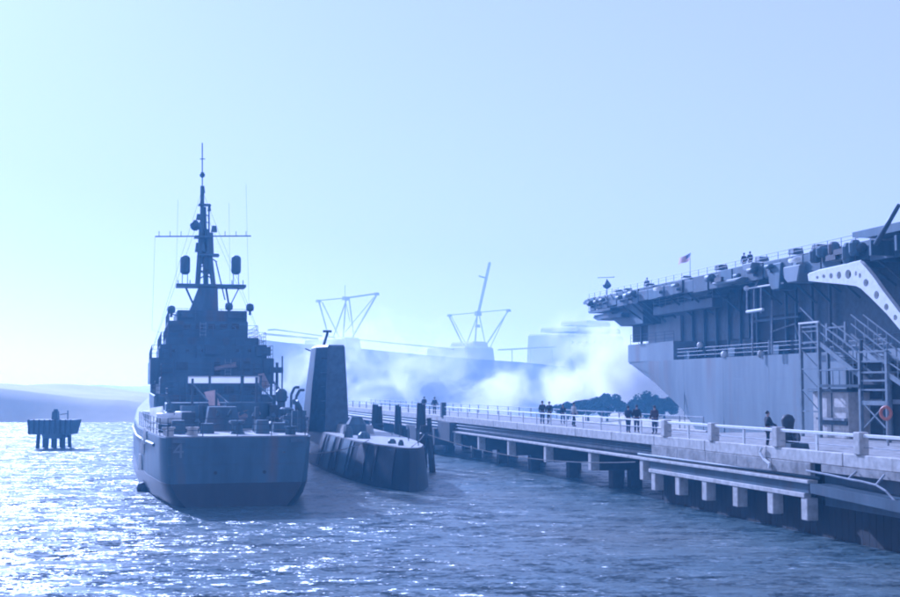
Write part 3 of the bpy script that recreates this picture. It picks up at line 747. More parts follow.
rope('mooring_line', SF.o + SF.f*.8 + Vector((0,0,2.8)), (dol.x, dol.y, 3.0), .1, .03, 'short mooring line from the submarine bow to the timber dolphin')
rope('mooring_line', (dol.x+.3, dol.y, 3.0), PF.o + PF.r*-.3 + PF.f*yof(640) + Vector((0,0,2.2)), .7, .03, 'long slack mooring line from the timber dolphin along the pier piles')

# ---------------------------------------------------------------- timber dolphins
def dolphin(px, py, spread, top, label, n_=5, cap=True, lean=0):
    b_ = at_height(px, py, 0); root = thing('mooring_dolphin', (b_.x, b_.y, 0), 10, label, 'dolphin', 'timber mooring dolphins')
    for k in range(n_):
        a = 2*math.pi*k/n_ + .4; rb = spread
        MB().tube((math.cos(a)*rb, math.sin(a)*rb, -2.5), (math.cos(a)*spread*.3+lean, math.sin(a)*spread*.3, top*(.86 if k else 1)), .24, .19, 10).build('pile', M['timber'], root)
    if cap: MB().lathe((lean,0,top*.62), [(spread*.55,0),(spread*.62,.12),(spread*.62,.4),(spread*.5,.5)], 12).build('binding', M['rubber'], root)
    return root
dolphin(426, 472, .85, 4.2, 'timber dolphin of splayed dark piles off the submarine bow, nearest of them', 5)
def post(px, pyt, Y, r, label):
    tp = at_depth(px, pyt, Y); root = thing('mooring_dolphin', (tp.x, Y, 0), 0, label, 'dolphin', 'timber mooring dolphins')
    for dx, dy_, s_ in ((-.25,-.2,1), (.3,0,.97), (0,.35,.95)): MB().tube((dx*3.2*r, dy_*2, -2), (dx*r*1.4, dy_*.5, tp.z*s_), r, r*.7, 10).build('pile', M['timber'], root)
    MB().lathe((0,0,tp.z*.55), [(r*1.3,0),(r*1.5,.1),(r*1.5,.35),(r*1.3,.45)], 10).build('binding', M['rubber'], root)
post(377, 404.5, 118, .42, 'thick tapering timber dolphin standing behind the submarine deck')
post(398, 405, 118, .26, 'slim timber dolphin between the thick one and the pile cluster at the bow')
post(421, 403, 104, .32, 'tall timber dolphin rising directly behind the splayed pile cluster')
MB().path([(4.0, 4.2, 3.9), (4.0, 4.2, 5.3), (3.7, 4.0, 5.8), (3.5, 4.0, 5.75)], .16, 10).build('davit', M['navy'], ship)
post(405, 428, 112, .35, 'short stubby timber dolphin just above the submarine deck near its bow')
# ---------------------------------------------------------------- navigation platform at left
q = at_height(54, 448, 0)
nav = thing('mooring_platform', (q.x, q.y, 0), 0, 'small box shaped mooring platform on four legs standing in open water at left', 'platform')
k_ = q.y / F
m_ = MB(); W2 = 22.5*k_
z_top = at_depth(54, 419.5, q.y).z; z_mid = at_depth(54, 434, q.y).z; z_low = at_depth(54, 438, q.y).z
m_.prism([(-W2, z_top), (-W2*.93, z_mid), (-W2*.35, z_mid), (-W2*.3, z_low), (W2*.4, z_low), (W2*.45, z_mid), (W2*.85, z_mid), (W2, z_top)], -1.6, 1.6)
m_.build('platform_box', M['steel_dark'], nav)
for k in range(9): 
    x = -W2*.92 + k*W2*1.84/8; MB().box(x-.07, x+.07, -1.7, -1.6, z_mid+.1, z_top+.05).build('fender_plank', M['timber'], nav)
for px in (41.5, 50, 58, 66):
    x = (px-54)*k_
    for yy_ in (-1, 1): MB().tube((x*1.1, yy_*1.25, -2), (x, yy_, z_mid+.2), .22, .2, 10).build('leg', M['timber'], nav)
MB().box(-2.3*k_, 4*k_, -.35, .35, z_top, z_top + 8*k_, .05).build('equipment_box', M['steel_dark'], nav)
MB().tube((1*k_,0,z_top+8*k_), (1*k_,0,z_top+10.5*k_), .28, .2).build('lantern', M['steel_dark'], nav)
MB().tube((13*k_,0,z_top), (13*k_,0,z_top+9*k_), .06).build('post', M['steel_dark'], nav)
MB().tube((13*k_,0,z_top+6*k_), (5*k_,0,z_top+5*k_), .04).build('rail', M['steel_dark'], nav)

# ---------------------------------------------------------------- aircraft carrier
CF = Frame(23.6, 120, 12.4)
car = thing('aircraft_carrier', (23.6, 120, 0), 12.4, 'huge grey aircraft carrier with overhanging flight deck and raked pale hull', 'aircraft carrier')
def cz(px, py, x=0): return CF.yz(px, py, x)
yE, zE = cz(628, 345); yK, zK = cz(680, 413); yP, zP = cz(673.5, 362)
BEAM = 27.0; XM = BEAM/2
def csec(y, hw, zt_, zk, dx=0): return (y, [(hw, zt_), (hw*1.0, zt_*.5+zk*.5), (hw*.985, min(zk+.7, zt_*.35+zk*.65)), (hw*.8, zk)])
hullsec = [(yE, XM-.1, 9.3, 9.0), ((yE+yK)/2, XM, 9.3, (9.0+zK-.3)/2), (yK, XM, 9.3, zK-.3), (yK-9, XM, 9.3, -1.5), (yK-30, XM, 9.3, -3), (-95, XM, 9.3, -3)]
secs = []
for (y, hw, zt_, zk) in hullsec[::-1]: secs.append(csec(y, hw, zt_, zk))
h_ = loft(secs, M['navy_light'], 'hull', car); h_.location.x = XM
# poop block, higher than the hangar deck edge; its lower aft corner meets the counter
MB().prism([(yP, 9.304), (yP, zE), (yE, zE), (yE, 9.304)], .0, BEAM-.2, axis='x').build('poop', M['navy_light'], car)
# welded plate seams on the lit side
for y in range(int(-60), int(yK), 9):
    MB().box(-.006, .06, y, y+.04, 2.0, 9.3).build('weld_seam', M['navy_light'], car)
for z in (5.2, 7.3):
    MB().box(-.007, .06, -80, yK-6, z, z+.04).build('weld_seam', M['navy_light'], car)
# recessed hangar wall
MB().box(2.6, BEAM-2.6, -90, yE-4, 9.31, 16.0).build('hangar_wall', M['steel_dark'], car)  # colour darkened to carry the shade under the flight deck overhang
def cpanel(name, p0, p1, t0, t1, x, d, mt):
    ya, za = cz(p0, t0, x); yb_, zb_ = cz(p1, t1, x)
    return MB().box(x-d, x+.1, min(ya,yb_), max(ya,yb_), min(za,zb_), max(za,zb_)).build(name, M[mt], car)
cpanel('bulkhead_panel', 650, 683, 320, 341, 2.6, .25, 'navy_light')
cpanel('dark_opening', 633, 649, 312, 341, 2.45, .08, 'dark')
cpanel('dark_opening', 752, 800, 318, 357, 2.5, .08, 'dark')
cpanel('dark_opening', 674, 690, 343, 359, 2.5, .06, 'dark')
cpanel('dark_opening', 706, 728, 341, 357, 2.5, .06, 'dark')
cpanel('roller_door', 690, 750, 304, 338, 2.5, .1, 'steel_dark')
for px in (641, 692, 704, 716, 728, 740, 752, 757, 771, 786, 796, 812, 830):
    yl, _ = cz(px, 330, 2.2)
    MB().box(2.15, 2.35, yl-.12, yl+.12, 9.3, 16).build('hangar_frame', M['navy'] if px not in (641, 752, 771) else M['navy_mid'], car)
MB().box(2.05, 2.3, cz(800,330,2.2)[0], cz(752,330,2.2)[0], 12.4, 12.6).build('hangar_beam', M['navy_mid'], car)
MB().path([(1.9, cz(771,335,1.9)[0], 11.4), (1.9, cz(795,330,1.9)[0], 11.9), (1.9, cz(800,340,1.9)[0], 10.6)], .07).build('cable_run', M['steel'], car)
# promenade rail on the hangar deck edge
def crail(x, ya, yb_, z, h=1.05, mt='navy_mid', step=2.2, name='deck_railing', r=.028):
    m_ = MB(); nseg = max(1, int(abs(yb_-ya)/step))
    for k in range(nseg+1):
        y = ya + (yb_-ya)*k/nseg; m_.tube((x, y, z), (x, y, z+h), r, n=5)
    for hh in (.35, .7, 1): m_.tube((x, ya, z+h*hh), (x, yb_, z+h*hh), r*.8, n=5)
    return m_.build(name, M[mt], car)
crail(.2, yP-.5, -60, 9.3); crail(.2, yE-.3, yP+.3, zE)
# lumps on the hangar deck edge: white life buoy, lockers, winches
for px, py, r_, mt in ((724.5, 354.5, .32, 'white'), (700, 345, .28, 'white'), (761, 354, .3, 'concrete_pale')):
    yl, z = cz(px, py, .1)
    MB().lathe((.1, yl, z-r_), [(r_*.5,0),(r_,r_*.5),(r_,r_*1.4),(r_*.5,r_*2)], 12).build('float_light', M[mt], car, smooth=True)
for px in (690, 735, 779): 
    yl, _ = cz(px, 350, 1); MB().box(.6, 1.5, yl-.7, yl+.7, 9.3, 10.2, .06).build('deck_locker', M['navy'], car)
# flight deck
yT, zT = cz(583, 302, -1)
ZF0, ZF1 = 16.25, 17.0
MB().prism([(-90, ZF0+.1), (-90, ZF1), (yT-.8, ZF1-.05), (yT, ZF1-.35), (yT-.2, ZF0+.2), (yT-3, ZF0+.05)], -1, BEAM+1, axis='x').build('flight_deck', M['navy_mid'], car)
# round-down fairing below the after end
yU, zU = cz(592, 318, 0)
MB().prism([(yT-.6, ZF0-.05), (yT-2.2, ZF0-.9), (yE+8, ZF0-1.15), (yE+3, zE+2.2), (yE-3.8, zE+2.2), (yE-3.8, ZF0-.05)], .3, BEAM-.5, axis='x').build('deck_support', M['navy'], car)
MB().prism([(yE+10.6, ZF0-1.5), (yE+9, ZF0-1.9), (yE+4, ZF0-1.7), (yE+4, ZF0-1.2), (yE+10, ZF0-1.2)], -.4, 3, axis='x').build('gallery_walkway', M['navy'], car)
# transverse girders seen below the deck edge
y = yE - 5
while y > -70:
    MB().box(-1.5, 2.6, y-.12, y+.12, ZF0-.8, ZF0).build('deck_girder', M['navy'], car); y -= 4.2
# catwalk: many plates, canisters, brackets of uneven size
rg = random.Random(11)
y = yT - 2
kinds = ['navy_mid', 'navy_mid', 'navy', 'navy', 'navy_mid', 'steel_dark', 'navy_light']
MB().box(-2.2, -1.02, -90, yT-6, 15.55, 15.68).build('catwalk', M['navy_mid'], car)
while y > -75:
    L_ = rg.uniform(1.4, 3.4); h0 = rg.uniform(.65, 1.15); kk = rg.choice(kinds)
    if y < yT - 5:
        MB().box(-2.32-rg.uniform(0,.15), -2.2, y-L_+.08, y-.05, 15.45-rg.uniform(0,.25), 15.7+h0).build('catwalk_plate', M[kk], car, bevel=.03)
        if rg.random() < .55:
            yc = y - L_*.5; zc = 15.95+rg.uniform(0,.35)
            MB().tube((-2.75, yc-.75, zc), (-2.75, yc+rg.uniform(.2,.75), zc), rg.uniform(.14,.33), n=10).build('raft_canister', M[rg.choice(['navy_mid','navy_light','navy','canvas','steel_dark','dark'])], car, smooth=True)
            MB().box(-2.75, -2.2, yc-.4, yc-.3, zc-.5, zc-.3).build('raft_cradle', M['navy'], car)
        if rg.random() < .75 and y < yE-2:
            MB().tube((-2.2, y-.3, 15.5), (0.5, y-.3, 13.6+rg.uniform(-.6,.4)), .09).build('catwalk_bracket', M['navy'], car)
        if rg.random() < .35:
            MB().box(-1.9, -1.0, y-1.2, y-.3, 17.0, 17.0+rg.uniform(.12,.45), .05).build('deck_edge_box', M[rg.choice(['navy','navy_mid','dark'])], car)
    y -= L_
crail(-2.25, yT-6, -60, 16.4, .9, 'navy_mid', 1.9, 'catwalk_railing')
for k in range(8):
    yl = yT - 7 - k*1.9; MB().tube((-2.3, yl, 15.9), (-2.7, yl+.2, 16.7), .05, n=5).build('net_arm', M['navy_mid'], car)
# lower gallery strip (pale), aft half
ya, za = cz(655, 306, -.8); yb_, zb_ = cz(714, 294, -.8)
MB().box(-1.0, 0, yb_, ya, 13.9, 14.75).build('gallery_walkway', M['navy_mid'], car)
crail(-.95, ya, yb_, 14.75, .8, 'navy_light', 1.5, 'gallery_railing', .04)
# pale boat-shaped sponsons
def sponson(p0, p1, pt, pb, x=-3.0, mt='navy_light', curve=True, name='sponson'):
    ya, z0_ = cz(p0, pb, x); yb2, z1_ = cz(p1, pt, x)
    yn, yf = min(ya,yb2), max(ya,yb2); zl, zh = min(z0_,z1_), max(z0_,z1_); L_ = yf-yn
    poly = [(yn, zh), (yf, zh), (yf-.05*L_, zl+(zh-zl)*.3), (yf-L_*.25, zl), (yn+L_*.2, zl)]
    return MB().prism(poly, x, -1.0, axis='x').build(name, M[mt], car, bevel=.08)
sponson(711, 741, 277, 286, -3.1); sponson(783, 800, 264, 284, -2.9); sponson(700, 734, 288, 300, 1.0, 'navy_mid'); sponson(742, 752, 262, 272, -2.9)
sponson(768, 781, 262, 291, -2.6, 'navy'); sponson(826, 850, 250, 263, -2.9)
for px, py in ((719,280), (840,252), (832,258)):
    yl, z = cz(px, py, -3.15); MB().box(-3.3, -3.0, yl-.7, yl+.7, z-.18, z+.22, .03).build('raft_rack', M['dark'], car)
for px, py, hh in ((815,256,1.0), (822,252,.8), (834,249,1.0), (848,253,1.4), (855,248,1.1)):
    yl, z = cz(px, py, -2.9); MB().lathe((-2.9, yl, z-hh/2), [(.3,0),(.42,hh*.2),(.42,hh*.8),(.25,hh)], 10).build('gun_director', M['navy'], car)
# hanging white inspection cage
ya, zt_ = cz(745, 287, -2.4); yb_, zb_ = cz(760, 316, -2.4)
def cpt(px, py, x): yl, z = cz(px, py, x); return (x, yl, z)
for px in (747, 754, 761): MB().tube(cpt(px, 287, -2.4), cpt(px, 313, -2.4), .06).build('cage_bar', M['steel'], car)
MB().tube(cpt(745, 289, -2.4), cpt(783, 283, -2.4), .07).build('cage_bar', M['white'], car)
MB().tube(cpt(747, 312, -2.4), cpt(763, 309.5, -2.4), .13).build('cage_floor', M['white'], car)
MB().tube(cpt(754, 288, -2.4), cpt(760, 278, -2.0), .05).build('cage_bar', M['steel'], car); MB().tube(cpt(770, 286, -2.4), cpt(779, 272, -2.0), .05).build('cage_bar', M['steel'], car)
x_, yl, z = cpt(746.5, 288.5, -2.4); MB().lathe((x_, yl, z-.2), [(.1,0),(.24,.12),(.24,.3),(.1,.42)], 10).build('work_lamp', M['white'], car)
for px, a_, b_ in ((752.5, 313, 356), (772, 300, 354), (769, 340, 354)): MB().tube(cpt(px, a_, -.5), cpt(px, b_, -.5), .07).build('hanging_pipe', M['steel'], car)

# pale bracket arm with lightening holes carrying the deck-edge elevator
XA = -3.3
outl = [(809.5,274.2),(820,270.6),(836,267.2),(850,264),(861.5,261.3),(868,268),(876,278),(884,289.5),(892,300),(905,317),(930,350),(930,368),(905,333),(889,314),(874,299),(863,288.5),(858,286),(842,284),(825,282.5),(810.5,281)]
holes = [(819.3,277.5,1.4,1.6),(825.8,276.4,1.5,2.0),(833,275.9,1.9,2.8),(841,275.3,2.3,3.8),(850.2,274.3,3.0,4.7),(858,273.6,1.1,2.6),(862,275.6,1.3,2.6),(868,282.8,2.6,3.9),(878.6,295,2.6,4.2),(888.5,307,2.3,3.4),(897.5,317.5,2,2.8)]
cu = bpy.data.curves.new('bracket_arm', 'CURVE'); cu.dimensions = '2D'; cu.fill_mode = 'BOTH'; cu.extrude = .16
def spl(pts):
    s_ = cu.splines.new('POLY'); s_.points.add(len(pts)-1)
    for i, (a_, b_) in enumerate(pts): s_.points[i].co = (a_, b_, 0, 1)
    s_.use_cyclic_u = True
spl([cz(px, py, XA) for px, py in outl])
for hx, hy, rx, ry in holes:
    spl([cz(hx + rx*math.cos(t_*math.pi/6), hy + ry*math.sin(t_*math.pi/6), XA) for t_ in range(12)])
tmp = bpy.data.objects.new('tmp', cu); me = bpy.data.meshes.new_from_object(tmp); bpy.data.objects.remove(tmp)
me.name = 'bracket_arm'; me.transform(Matrix(((0,0,1,XA),(1,0,0,0),(0,1,0,0),(0,0,0,1)))); me.materials.clear(); me.materials.append(M['white'])
arm = bpy.data.objects.new('bracket_arm', me); COL.objects.link(arm); arm.parent = car
# flange along the arm's top
for a_, b_ in zip(outl[0:10], outl[1:11]):
    MB().tube(cpt(a_[0], a_[1], XA+.2), cpt(b_[0], b_[1], XA+.2), .09, n=5).build('arm_flange', M['navy_light'], car)
# elevator platform, dark underneath, past the arm
ya, _ = cz(866, 250, -3.2)
MB().prism([(-95, 16.5), (-95, 17.05), (ya, 17.05), (ya, 16.7), (ya-1.5, 16.5)], -4.2, -1.05, axis='x').build('elevator_platform', M['navy'], car)
for k in range(10):
    y = ya - 2 - k*3; MB().box(-4.1, -1.1, y-.12, y+.12, 15.3, 16.29).build('elevator_rib', M['navy'], car)
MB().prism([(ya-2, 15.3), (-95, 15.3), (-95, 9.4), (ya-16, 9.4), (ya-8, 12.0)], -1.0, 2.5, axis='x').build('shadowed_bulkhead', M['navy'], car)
MB().tube(cpt(876, 244, -4.8), cpt(899, 205, -4.8), .19, .13).build('folded_aerial', M['steel_dark'], car, smooth=True)
# flagstaff with stars and stripes
fx = 1.5
yf, _ = cz(690, 256, fx); fl = MB().tube((fx, yf, 17), (fx, yf, 19.6), .03).build('flagstaff', M['steel'], car)
ft = cz(691, 252.5, fx); zb2 = cz(678, 266, fx)[1]
y_f = cz(690.5, 254, fx)[0]
def fp(u, v_):   # u from staff outwards, v down
    a_ = Vector(cpt(691, 252.5, fx)); b_ = Vector(cpt(678.5, 259, fx)); c_ = Vector(cpt(690, 259.5, fx)); 
    p = a_ + (b_-a_)*u + (c_-a_)*v_; p.x += .12*math.sin(u*7) ; p.z += .05*math.sin(u*8+v_*2); return p
fr = MB(); fw = MB(); fb = MB(); fs = MB()
for k in range(13):
    v0, v1 = k/13, (k+1)/13; u0 = .4 if k < 7 else 0
    for i in range(8):
        a_, b_ = u0+(1-u0)*i/8, u0+(1-u0)*(i+1)/8
        (fr if k % 2 == 0 else fw).quad(fp(a_,v0), fp(b_,v0), fp(b_,v1), fp(a_,v1))
for i in range(4): fb.quad(fp(.1*i,0), fp(.1*i+.1,0), fp(.1*i+.1,7/13), fp(.1*i,7/13))
for r_ in range(9):
    for c in range(6 if r_ % 2 == 0 else 5):
        u = .035 + c*.066 + (.033 if r_ % 2 else 0); v_ = .05 + r_*.0545
        pts = []
        for side in (-.02, .02):
            pp = []
            for k in range(10):
                a_ = math.pi*k/5 + math.pi/2; rad = .022 if k % 2 == 0 else .009
                q_ = fp(u + math.cos(a_)*rad*.6, v_ - math.sin(a_)*rad); q_.x += side; pp.append(fs.bm.verts.new(q_))
            fs.bm.faces.new(pp)
for b__, nm, mt in ((fr,'flag_stripes_red','flag_red'),(fw,'flag_stripes_white','flag_white'),(fb,'flag_canton','flag_blue'),(fs,'flag_stars','flag_white')):
    b__.build(nm, M[mt], fl)
# small crossbar antenna far aft
yl, z = cz(607, 290, 3)
MB().tube((3, yl, 17), (3, yl, cz(607,279,3)[1]), .06).build('antenna_mast', M['navy_mid'], car)
MB().tube(cpt(598, 277.5, 3), cpt(614, 277, 3), .07).build('antenna_bar', M['navy_mid'], car)
MB().lathe((3, yl, cz(607,289,3)[1]), [(.1,0),(.5,.25),(.55,.5),(.12,1.1)], 10).build('antenna_drum', M['navy_mid'], car)

# ---------------------------------------------------------------- gangway stair tower, kiosk, added shade block on the platform
GX = 9.6
def gz(px, py, x=GX): return PF.yz(px, py, x)
def gp(px, py, x=GX): yl, z = gz(px, py, x); return Vector((x, yl, z))
tower = thing('stair_tower', (17.8, 49.3, 0), 14.36, 'tall grey steel gangway stair tower rising from the pier to the carrier', 'stair tower')
def W(px, x=GX): return gz(px, 400, x)[0]
yA, yB, yC, yD_ = W(802), W(820), W(861), W(888)
zA = gp(811, 322).z; zC = gp(874, 351).z
for y in (yA, yB):
    for x in (GX, GX+1.8): MB().box(x-.09, x+.09, y-.09, y+.09, ZD, zA).build('column', M['tower_steel'], tower)
for y in (yC, yD_):
    for x in (GX, GX+1.8): MB().box(x-.1, x+.1, y-.1, y+.1, ZD, zC).build('column', M['tower_steel'], tower)
z = 5.2
while z < zA:
    MB().box(GX-.06, GX+.06, yB+.1, yA-.1, z-.05, z+.05).build('cross_beam', M['tower_steel'], tower)
    MB().box(GX+1.74, GX+1.86, yB+.1, yA-.1, z-.05, z+.05).build('cross_beam', M['tower_steel'], tower)
    MB().tube((GX, yB, z), (GX, yA, z+1.2), .045, n=5).build('brace', M['tower_steel'], tower)
    z += 1.25
def landing(y0_, y1_, z_, nm='landing'):
    MB().box(GX-.05, GX+1.85, y0_, y1_, z_-.1, z_).build(nm, M['tower_steel'], tower)
landing(yB-.1, yA+.1, zA-1.15); landing(yD_-.2, yC+.2, zC-1.1)
MB().box(GX-.1, GX-.02, yB-.1, yA+.1, zA-.08, zA+.02).build('handrail', M['white'], tower)
MB().box(GX-.1, GX-.02, yD_-.1, yC+.1, zC-.08, zC+.02).build('handrail', M['tower_steel'], tower)
for z in (zA-.55,): MB().box(GX-.05, GX, yB, yA, z-.03, z+.03).build('handrail', M['tower_steel'], tower)
for z in (zC-.55, zC-1.6, zC-2.1): MB().box(GX-.05, GX+.03, yD_, yC, z-.05, z+.05).build('handrail', M['tower_steel'], tower)
def flight(a, b_, x0, x1, nt=9, rail=1.05):
    a, b_ = Vector(a), Vector(b_)
    for x in (x0, x1):
        m_ = MB(); m_.prism([(a.y, a.z), (b_.y, b_.z), (b_.y, b_.z-.3), (a.y, a.z-.3)], x-.04, x+.04, axis='x'); m_.build('stringer', M['tower_steel'], tower)
        for rr_ in (rail*.5, rail): MB().tube((x, a.y, a.z+rr_), (x, b_.y, b_.z+rr_), .045, n=6).build('handrail', M['tower_steel'], tower)
        for k in range(4):
            p = a.lerp(b_, (k+.5)/4); MB().tube((x, p.y, p.z-.2), (x, p.y, p.z+rail), .03, n=5).build('baluster', M['tower_steel'], tower)
    for k in range(nt):
        p = a.lerp(b_, (k+.5)/nt); MB().box(x0+.05, x1-.05, p.y-.16, p.y+.16, p.z-.2, p.z-.15).build('tread', M['tower_steel'], tower)
flight((0, yB-.1, zA-1.15), (0, yC+.2, zC-1.1), GX, GX+.85, 10)
flight((0, W(856, GX+1.2), gp(856, 333, GX+1.2).z), (0, W(893, GX+1.2), gp(893, 363, GX+1.2).z), GX+1.0, GX+1.8, 8)
flight((0, yD_-.1, zC-1.15), (0, yD_-7, zC-4.0), GX, GX+.85, 9)
MB().box(GX-.15, GX+2.0, W(862), W(822), 6.62, 6.78).build('landing', M['steel_dark'], tower)
for k in range(7):
    yq = W(822) + (W(862)-W(822))*k/6; MB().tube((GX-.1, yq, 6.78), (GX-.1, yq, 7.6), .03, n=5).build('baluster', M['tower_steel'], tower)
MB().tube((GX-.1, W(862), 7.6), (GX-.1, W(822), 7.6), .04, n=5).build('handrail', M['tower_steel'], tower)
for a_, b_ in (((864,404),(886,428)), ((886,404),(864,428))): MB().tube(gp(*a_), gp(*b_), .05, n=5).build('brace', M['tower_steel'], tower)
MB().box(GX-.05, GX+.05, yD_, yC, gp(875,403).z-.12, gp(875,403).z+.12).build('cross_beam', M['tower_steel'], tower)
MB().tube(gp(861, 340), gp(861, 436), .1).build('column', M['steel_dark'], tower)

kio = thing('ticket_kiosk', (17.8, 49.3, 0), 14.36, 'pale boxy kiosk under the stair tower on the pier', 'kiosk')
k0, k1 = W(848, 10.2), W(813, 10.2)
MB().box(10.2, 12.6, k0, k1, ZD+.005, 6.35).build('wall', M['concrete_pale'], kio, bevel=.02)
MB().box(10.0, 12.8, k0-.2, k1+.2, 6.353, 6.53).build('roof', M['steel_dark'], kio)
for px in (832,): MB().box(10.15, 10.2, W(px,10.2)-.03, W(px,10.2)+.03, ZD+.3, 6.3).build('panel_joint', M['steel_dark'], kio)
MB().box(9.95, 10.19, W(846,10.1), W(818,10.1), 4.72, 4.85).build('counter', M['steel'], kio)
MB().box(10.12, 10.2, W(846,10.1), W(820,10.1), 4.45, 4.7).build('counter_front', M['steel_dark'], kio)
shade_block = thing('added_shade_block', (17.8, 49.3, 0), 14.36, 'dark block added for the shade behind the stair tower at the right edge', 'shade_block')  # dark block added to stand for the shaded area below the elevator
s0_, s1_ = W(935, 11.6), W(850, 11.6)
MB().box(11.6, 15, s0_, s1_, ZD+.005, 8.0).build('wall', M['dark'], shade_block)
MB().box(11.3, 15.3, s0_-.3, s1_+.3, 8.003, 8.15).build('roof', M['navy_mid'], shade_block)
MB().box(11.5, 11.6, s0_, W(868,11.5), 5.7, 5.95).build('shelf_beam', M['steel'], shade_block)
for px in (852, 884): MB().box(11.45, 11.6, W(px,11.5)-.1, W(px,11.5)+.1, ZD+.01, 8.0).build('post', M['navy_mid'], shade_block)
# orange life ring on its post at the rail
lr = gp(886.5, 413, 7.5)
wl = PF.o + PF.r*lr.x + PF.f*lr.y
ring = thing('life_ring', (wl.x, wl.y, ZD), 14.36-70, 'orange life ring on a thin post near the right edge of the pier', 'life ring')
MB().tube((0,.08,0), (0,.08,lr.z-ZD+.6), .05).build('post', M['steel'], ring)
tm = MB(); n1, n2 = 18, 8; rg_ = []
for i in range(n1):
    a = 2*math.pi*i/n1; rg_.append([tm.bm.verts.new(((.3+.085*math.cos(b2))*math.cos(a), -.05+.085*math.sin(b2), lr.z-ZD+(.3+.085*math.cos(b2))*math.sin(a))) for b2 in [2*math.pi*j/n2 for j in range(n2)]])
for i in range(n1):
    for j in range(n2): tm.bm.faces.new((rg_[i][j], rg_[(i+1)%n1][j], rg_[(i+1)%n1][(j+1)%n2], rg_[i][(j+1)%n2]))
tm.build('ring', M['orange'], ring, smooth=True)
# dark winch on low base
wb_ = PF.o + PF.r*1.3 + PF.f*yof(790, 1.3)
win = thing('winch', (wb_.x, wb_.y, ZD), 14.36, 'dark domed winch with side wheel on a low base by the pier rail', 'winch')
MB().box(-.5, .5, -.95, .75, .003, .28, .04).build('base', M['steel_dark'], win)
MB().lathe((0,.15,.28), [(.3,0),(.34,.4),(.26,.7),(.3,.95),(.33,1.1),(.22,1.3),(.05,1.36)], 14).build('body', M['dark'], win, smooth=True)
MB().tube((-.05,-.62,.55), (.05,-.62,.55), .3, n=16).build('wheel', M['rubber'], win)
MB().tube((0,.1,.6), (0,-.6,.55), .06).build('axle', M['steel_dark'], win)

# ---------------------------------------------------------------- far merchant ship in the haze
LA = at_depth(258, 336, 300); LB = at_depth(640, 378, 440)
ang = math.degrees(math.atan2((LB-LA).y, (LB-LA).x)); LL = Vector((LB.x-LA.x, LB.y-LA.y)).length
lin = thing('merchant_ship', (LA.x, LA.y, 0), ang, 'long pale merchant ship fading in haze behind the submarine with V shaped cargo masts', 'ship')
class LFc(Frame):
    def __init__(s): s.o = Vector((LA.x, LA.y, 0)); s.a = R(ang); s.r = Vector((math.cos(s.a), math.sin(s.a), 0)); s.f = Vector((-math.sin(s.a), math.cos(s.a), 0))
LF = LFc()
def lp(px, py, y=0.0): x, z = LF.lz(px, py, y); return Vector((x, y, z))
top = [(262,336.5),(300,342.5),(340,346),(380,350.5),(420,354.5),(455,357.5),(520,362),(600,370),(640,375)]
bm = bmesh.new(); rows = []
TT = [(lp(p, q_).x, lp(p, q_).z) for p, q_ in top]
TT = [(TT[0][0]-9, TT[0][1]+1.2)] + TT + [(TT[-1][0]+12, TT[-1][1])]
for i, (x, z) in enumerate(TT):
    hb = 11 * min(1, .03 + i*.3) if i < 4 else 11
    sh = -max(0, 3-i)*2.5
    rows.append([bm.verts.new((x, 11-hb, z)), bm.verts.new((x-sh*.3, 11-hb*.97, z*.5)), bm.verts.new((x-sh, 11-hb*.9, -1)), bm.verts.new((x-sh, 11+hb*.9, -1)), bm.verts.new((x-sh*.3, 11+hb*.97, z*.5)), bm.verts.new((x, 11+hb, z))])
for a_, b_ in zip(rows[:-1], rows[1:]):
    for i in range(6): bm.faces.new((a_[i], a_[(i+1)%6], b_[(i+1)%6], b_[i]))
bm.faces.new(rows[0]); bm.faces.new(rows[-1][::-1])
mb = MB(); mb.bm.free(); mb.bm = bm; mb.build('hull', M['liner_hull'], lin)
def lbox(name, p0, p1, pt, pb, y0=3, y1=19, mt='liner'):
    a_ = lp(p0, pt, y0); b_ = lp(p1, pb, y0); return MB().box(a_.x, b_.x, y0, y1, min(b_.z, a_.z-1), a_.z, .45).build(name, M[mt], lin, bevel=.5)
lbox('mast_house', 345, 363, 337, 352); lbox('mast_house', 466, 496, 346, 362); lbox('mast_house', 474, 490, 341, 350, 6, 16)
lbox('superstructure', 570, 626, 333, 372, 2, 20); lbox('superstructure', 578, 622, 326, 334, 3, 19); lbox('bridge', 588, 612, 320, 327, 5, 17)
for k in range(7): 
    a_ = lp(572+k*7, 341, 1.9); MB().box(a_.x, a_.x+1.4, 1.85, 2.0, a_.z-.8, a_.z).build('window', M['glass'], lin)
for a_, b_, r_ in (((264,334),(318,339),.28),((330,337),(462,350),.2),((275,329.5),(322,336),.18),((498,350),(572,346),.25),((268,330),(275,329.5),.2)):
    MB().tube(lp(*a_, 8), lp(*b_, 8), r_, n=6).build('cargo_boom', M['liner_hull'], lin)
for px in (512, 530, 552): MB().tube(lp(px, 349, 8), lp(px, 362, 8), .2).build('boom_crutch', M['liner_hull'], lin)
def kp(a, b_, r, name='kingpost', y=8): return MB().tube(lp(*a, y), lp(*b_, y), r, n=8).build(name, M['liner_hull'], lin)
def knob(px, py, w_, y=8):
    p = lp(px, py, y); MB().box(p.x-w_, p.x+w_, y-.5, y+.5, p.z-w_*.55, p.z+w_*.55, .1).build('mast_head', M['liner_hull'], lin)
kp((319,302),(329,338),.22); kp((322,302),(341,341),.16); kp((376,296),(352,338),.26); kp((374,297),(345,332),.14)
kp((347,298),(333,338),.18); kp((346,298),(343,340),.2); kp((349,298),(354,338),.2); kp((345,298),(350,322),.1)
kp((318,300.5),(346,298),.14,'cross_wire'); kp((346,298),(377,293.5),.26,'cross_wire'); kp((345,296),(345,285),.08,'aerial')
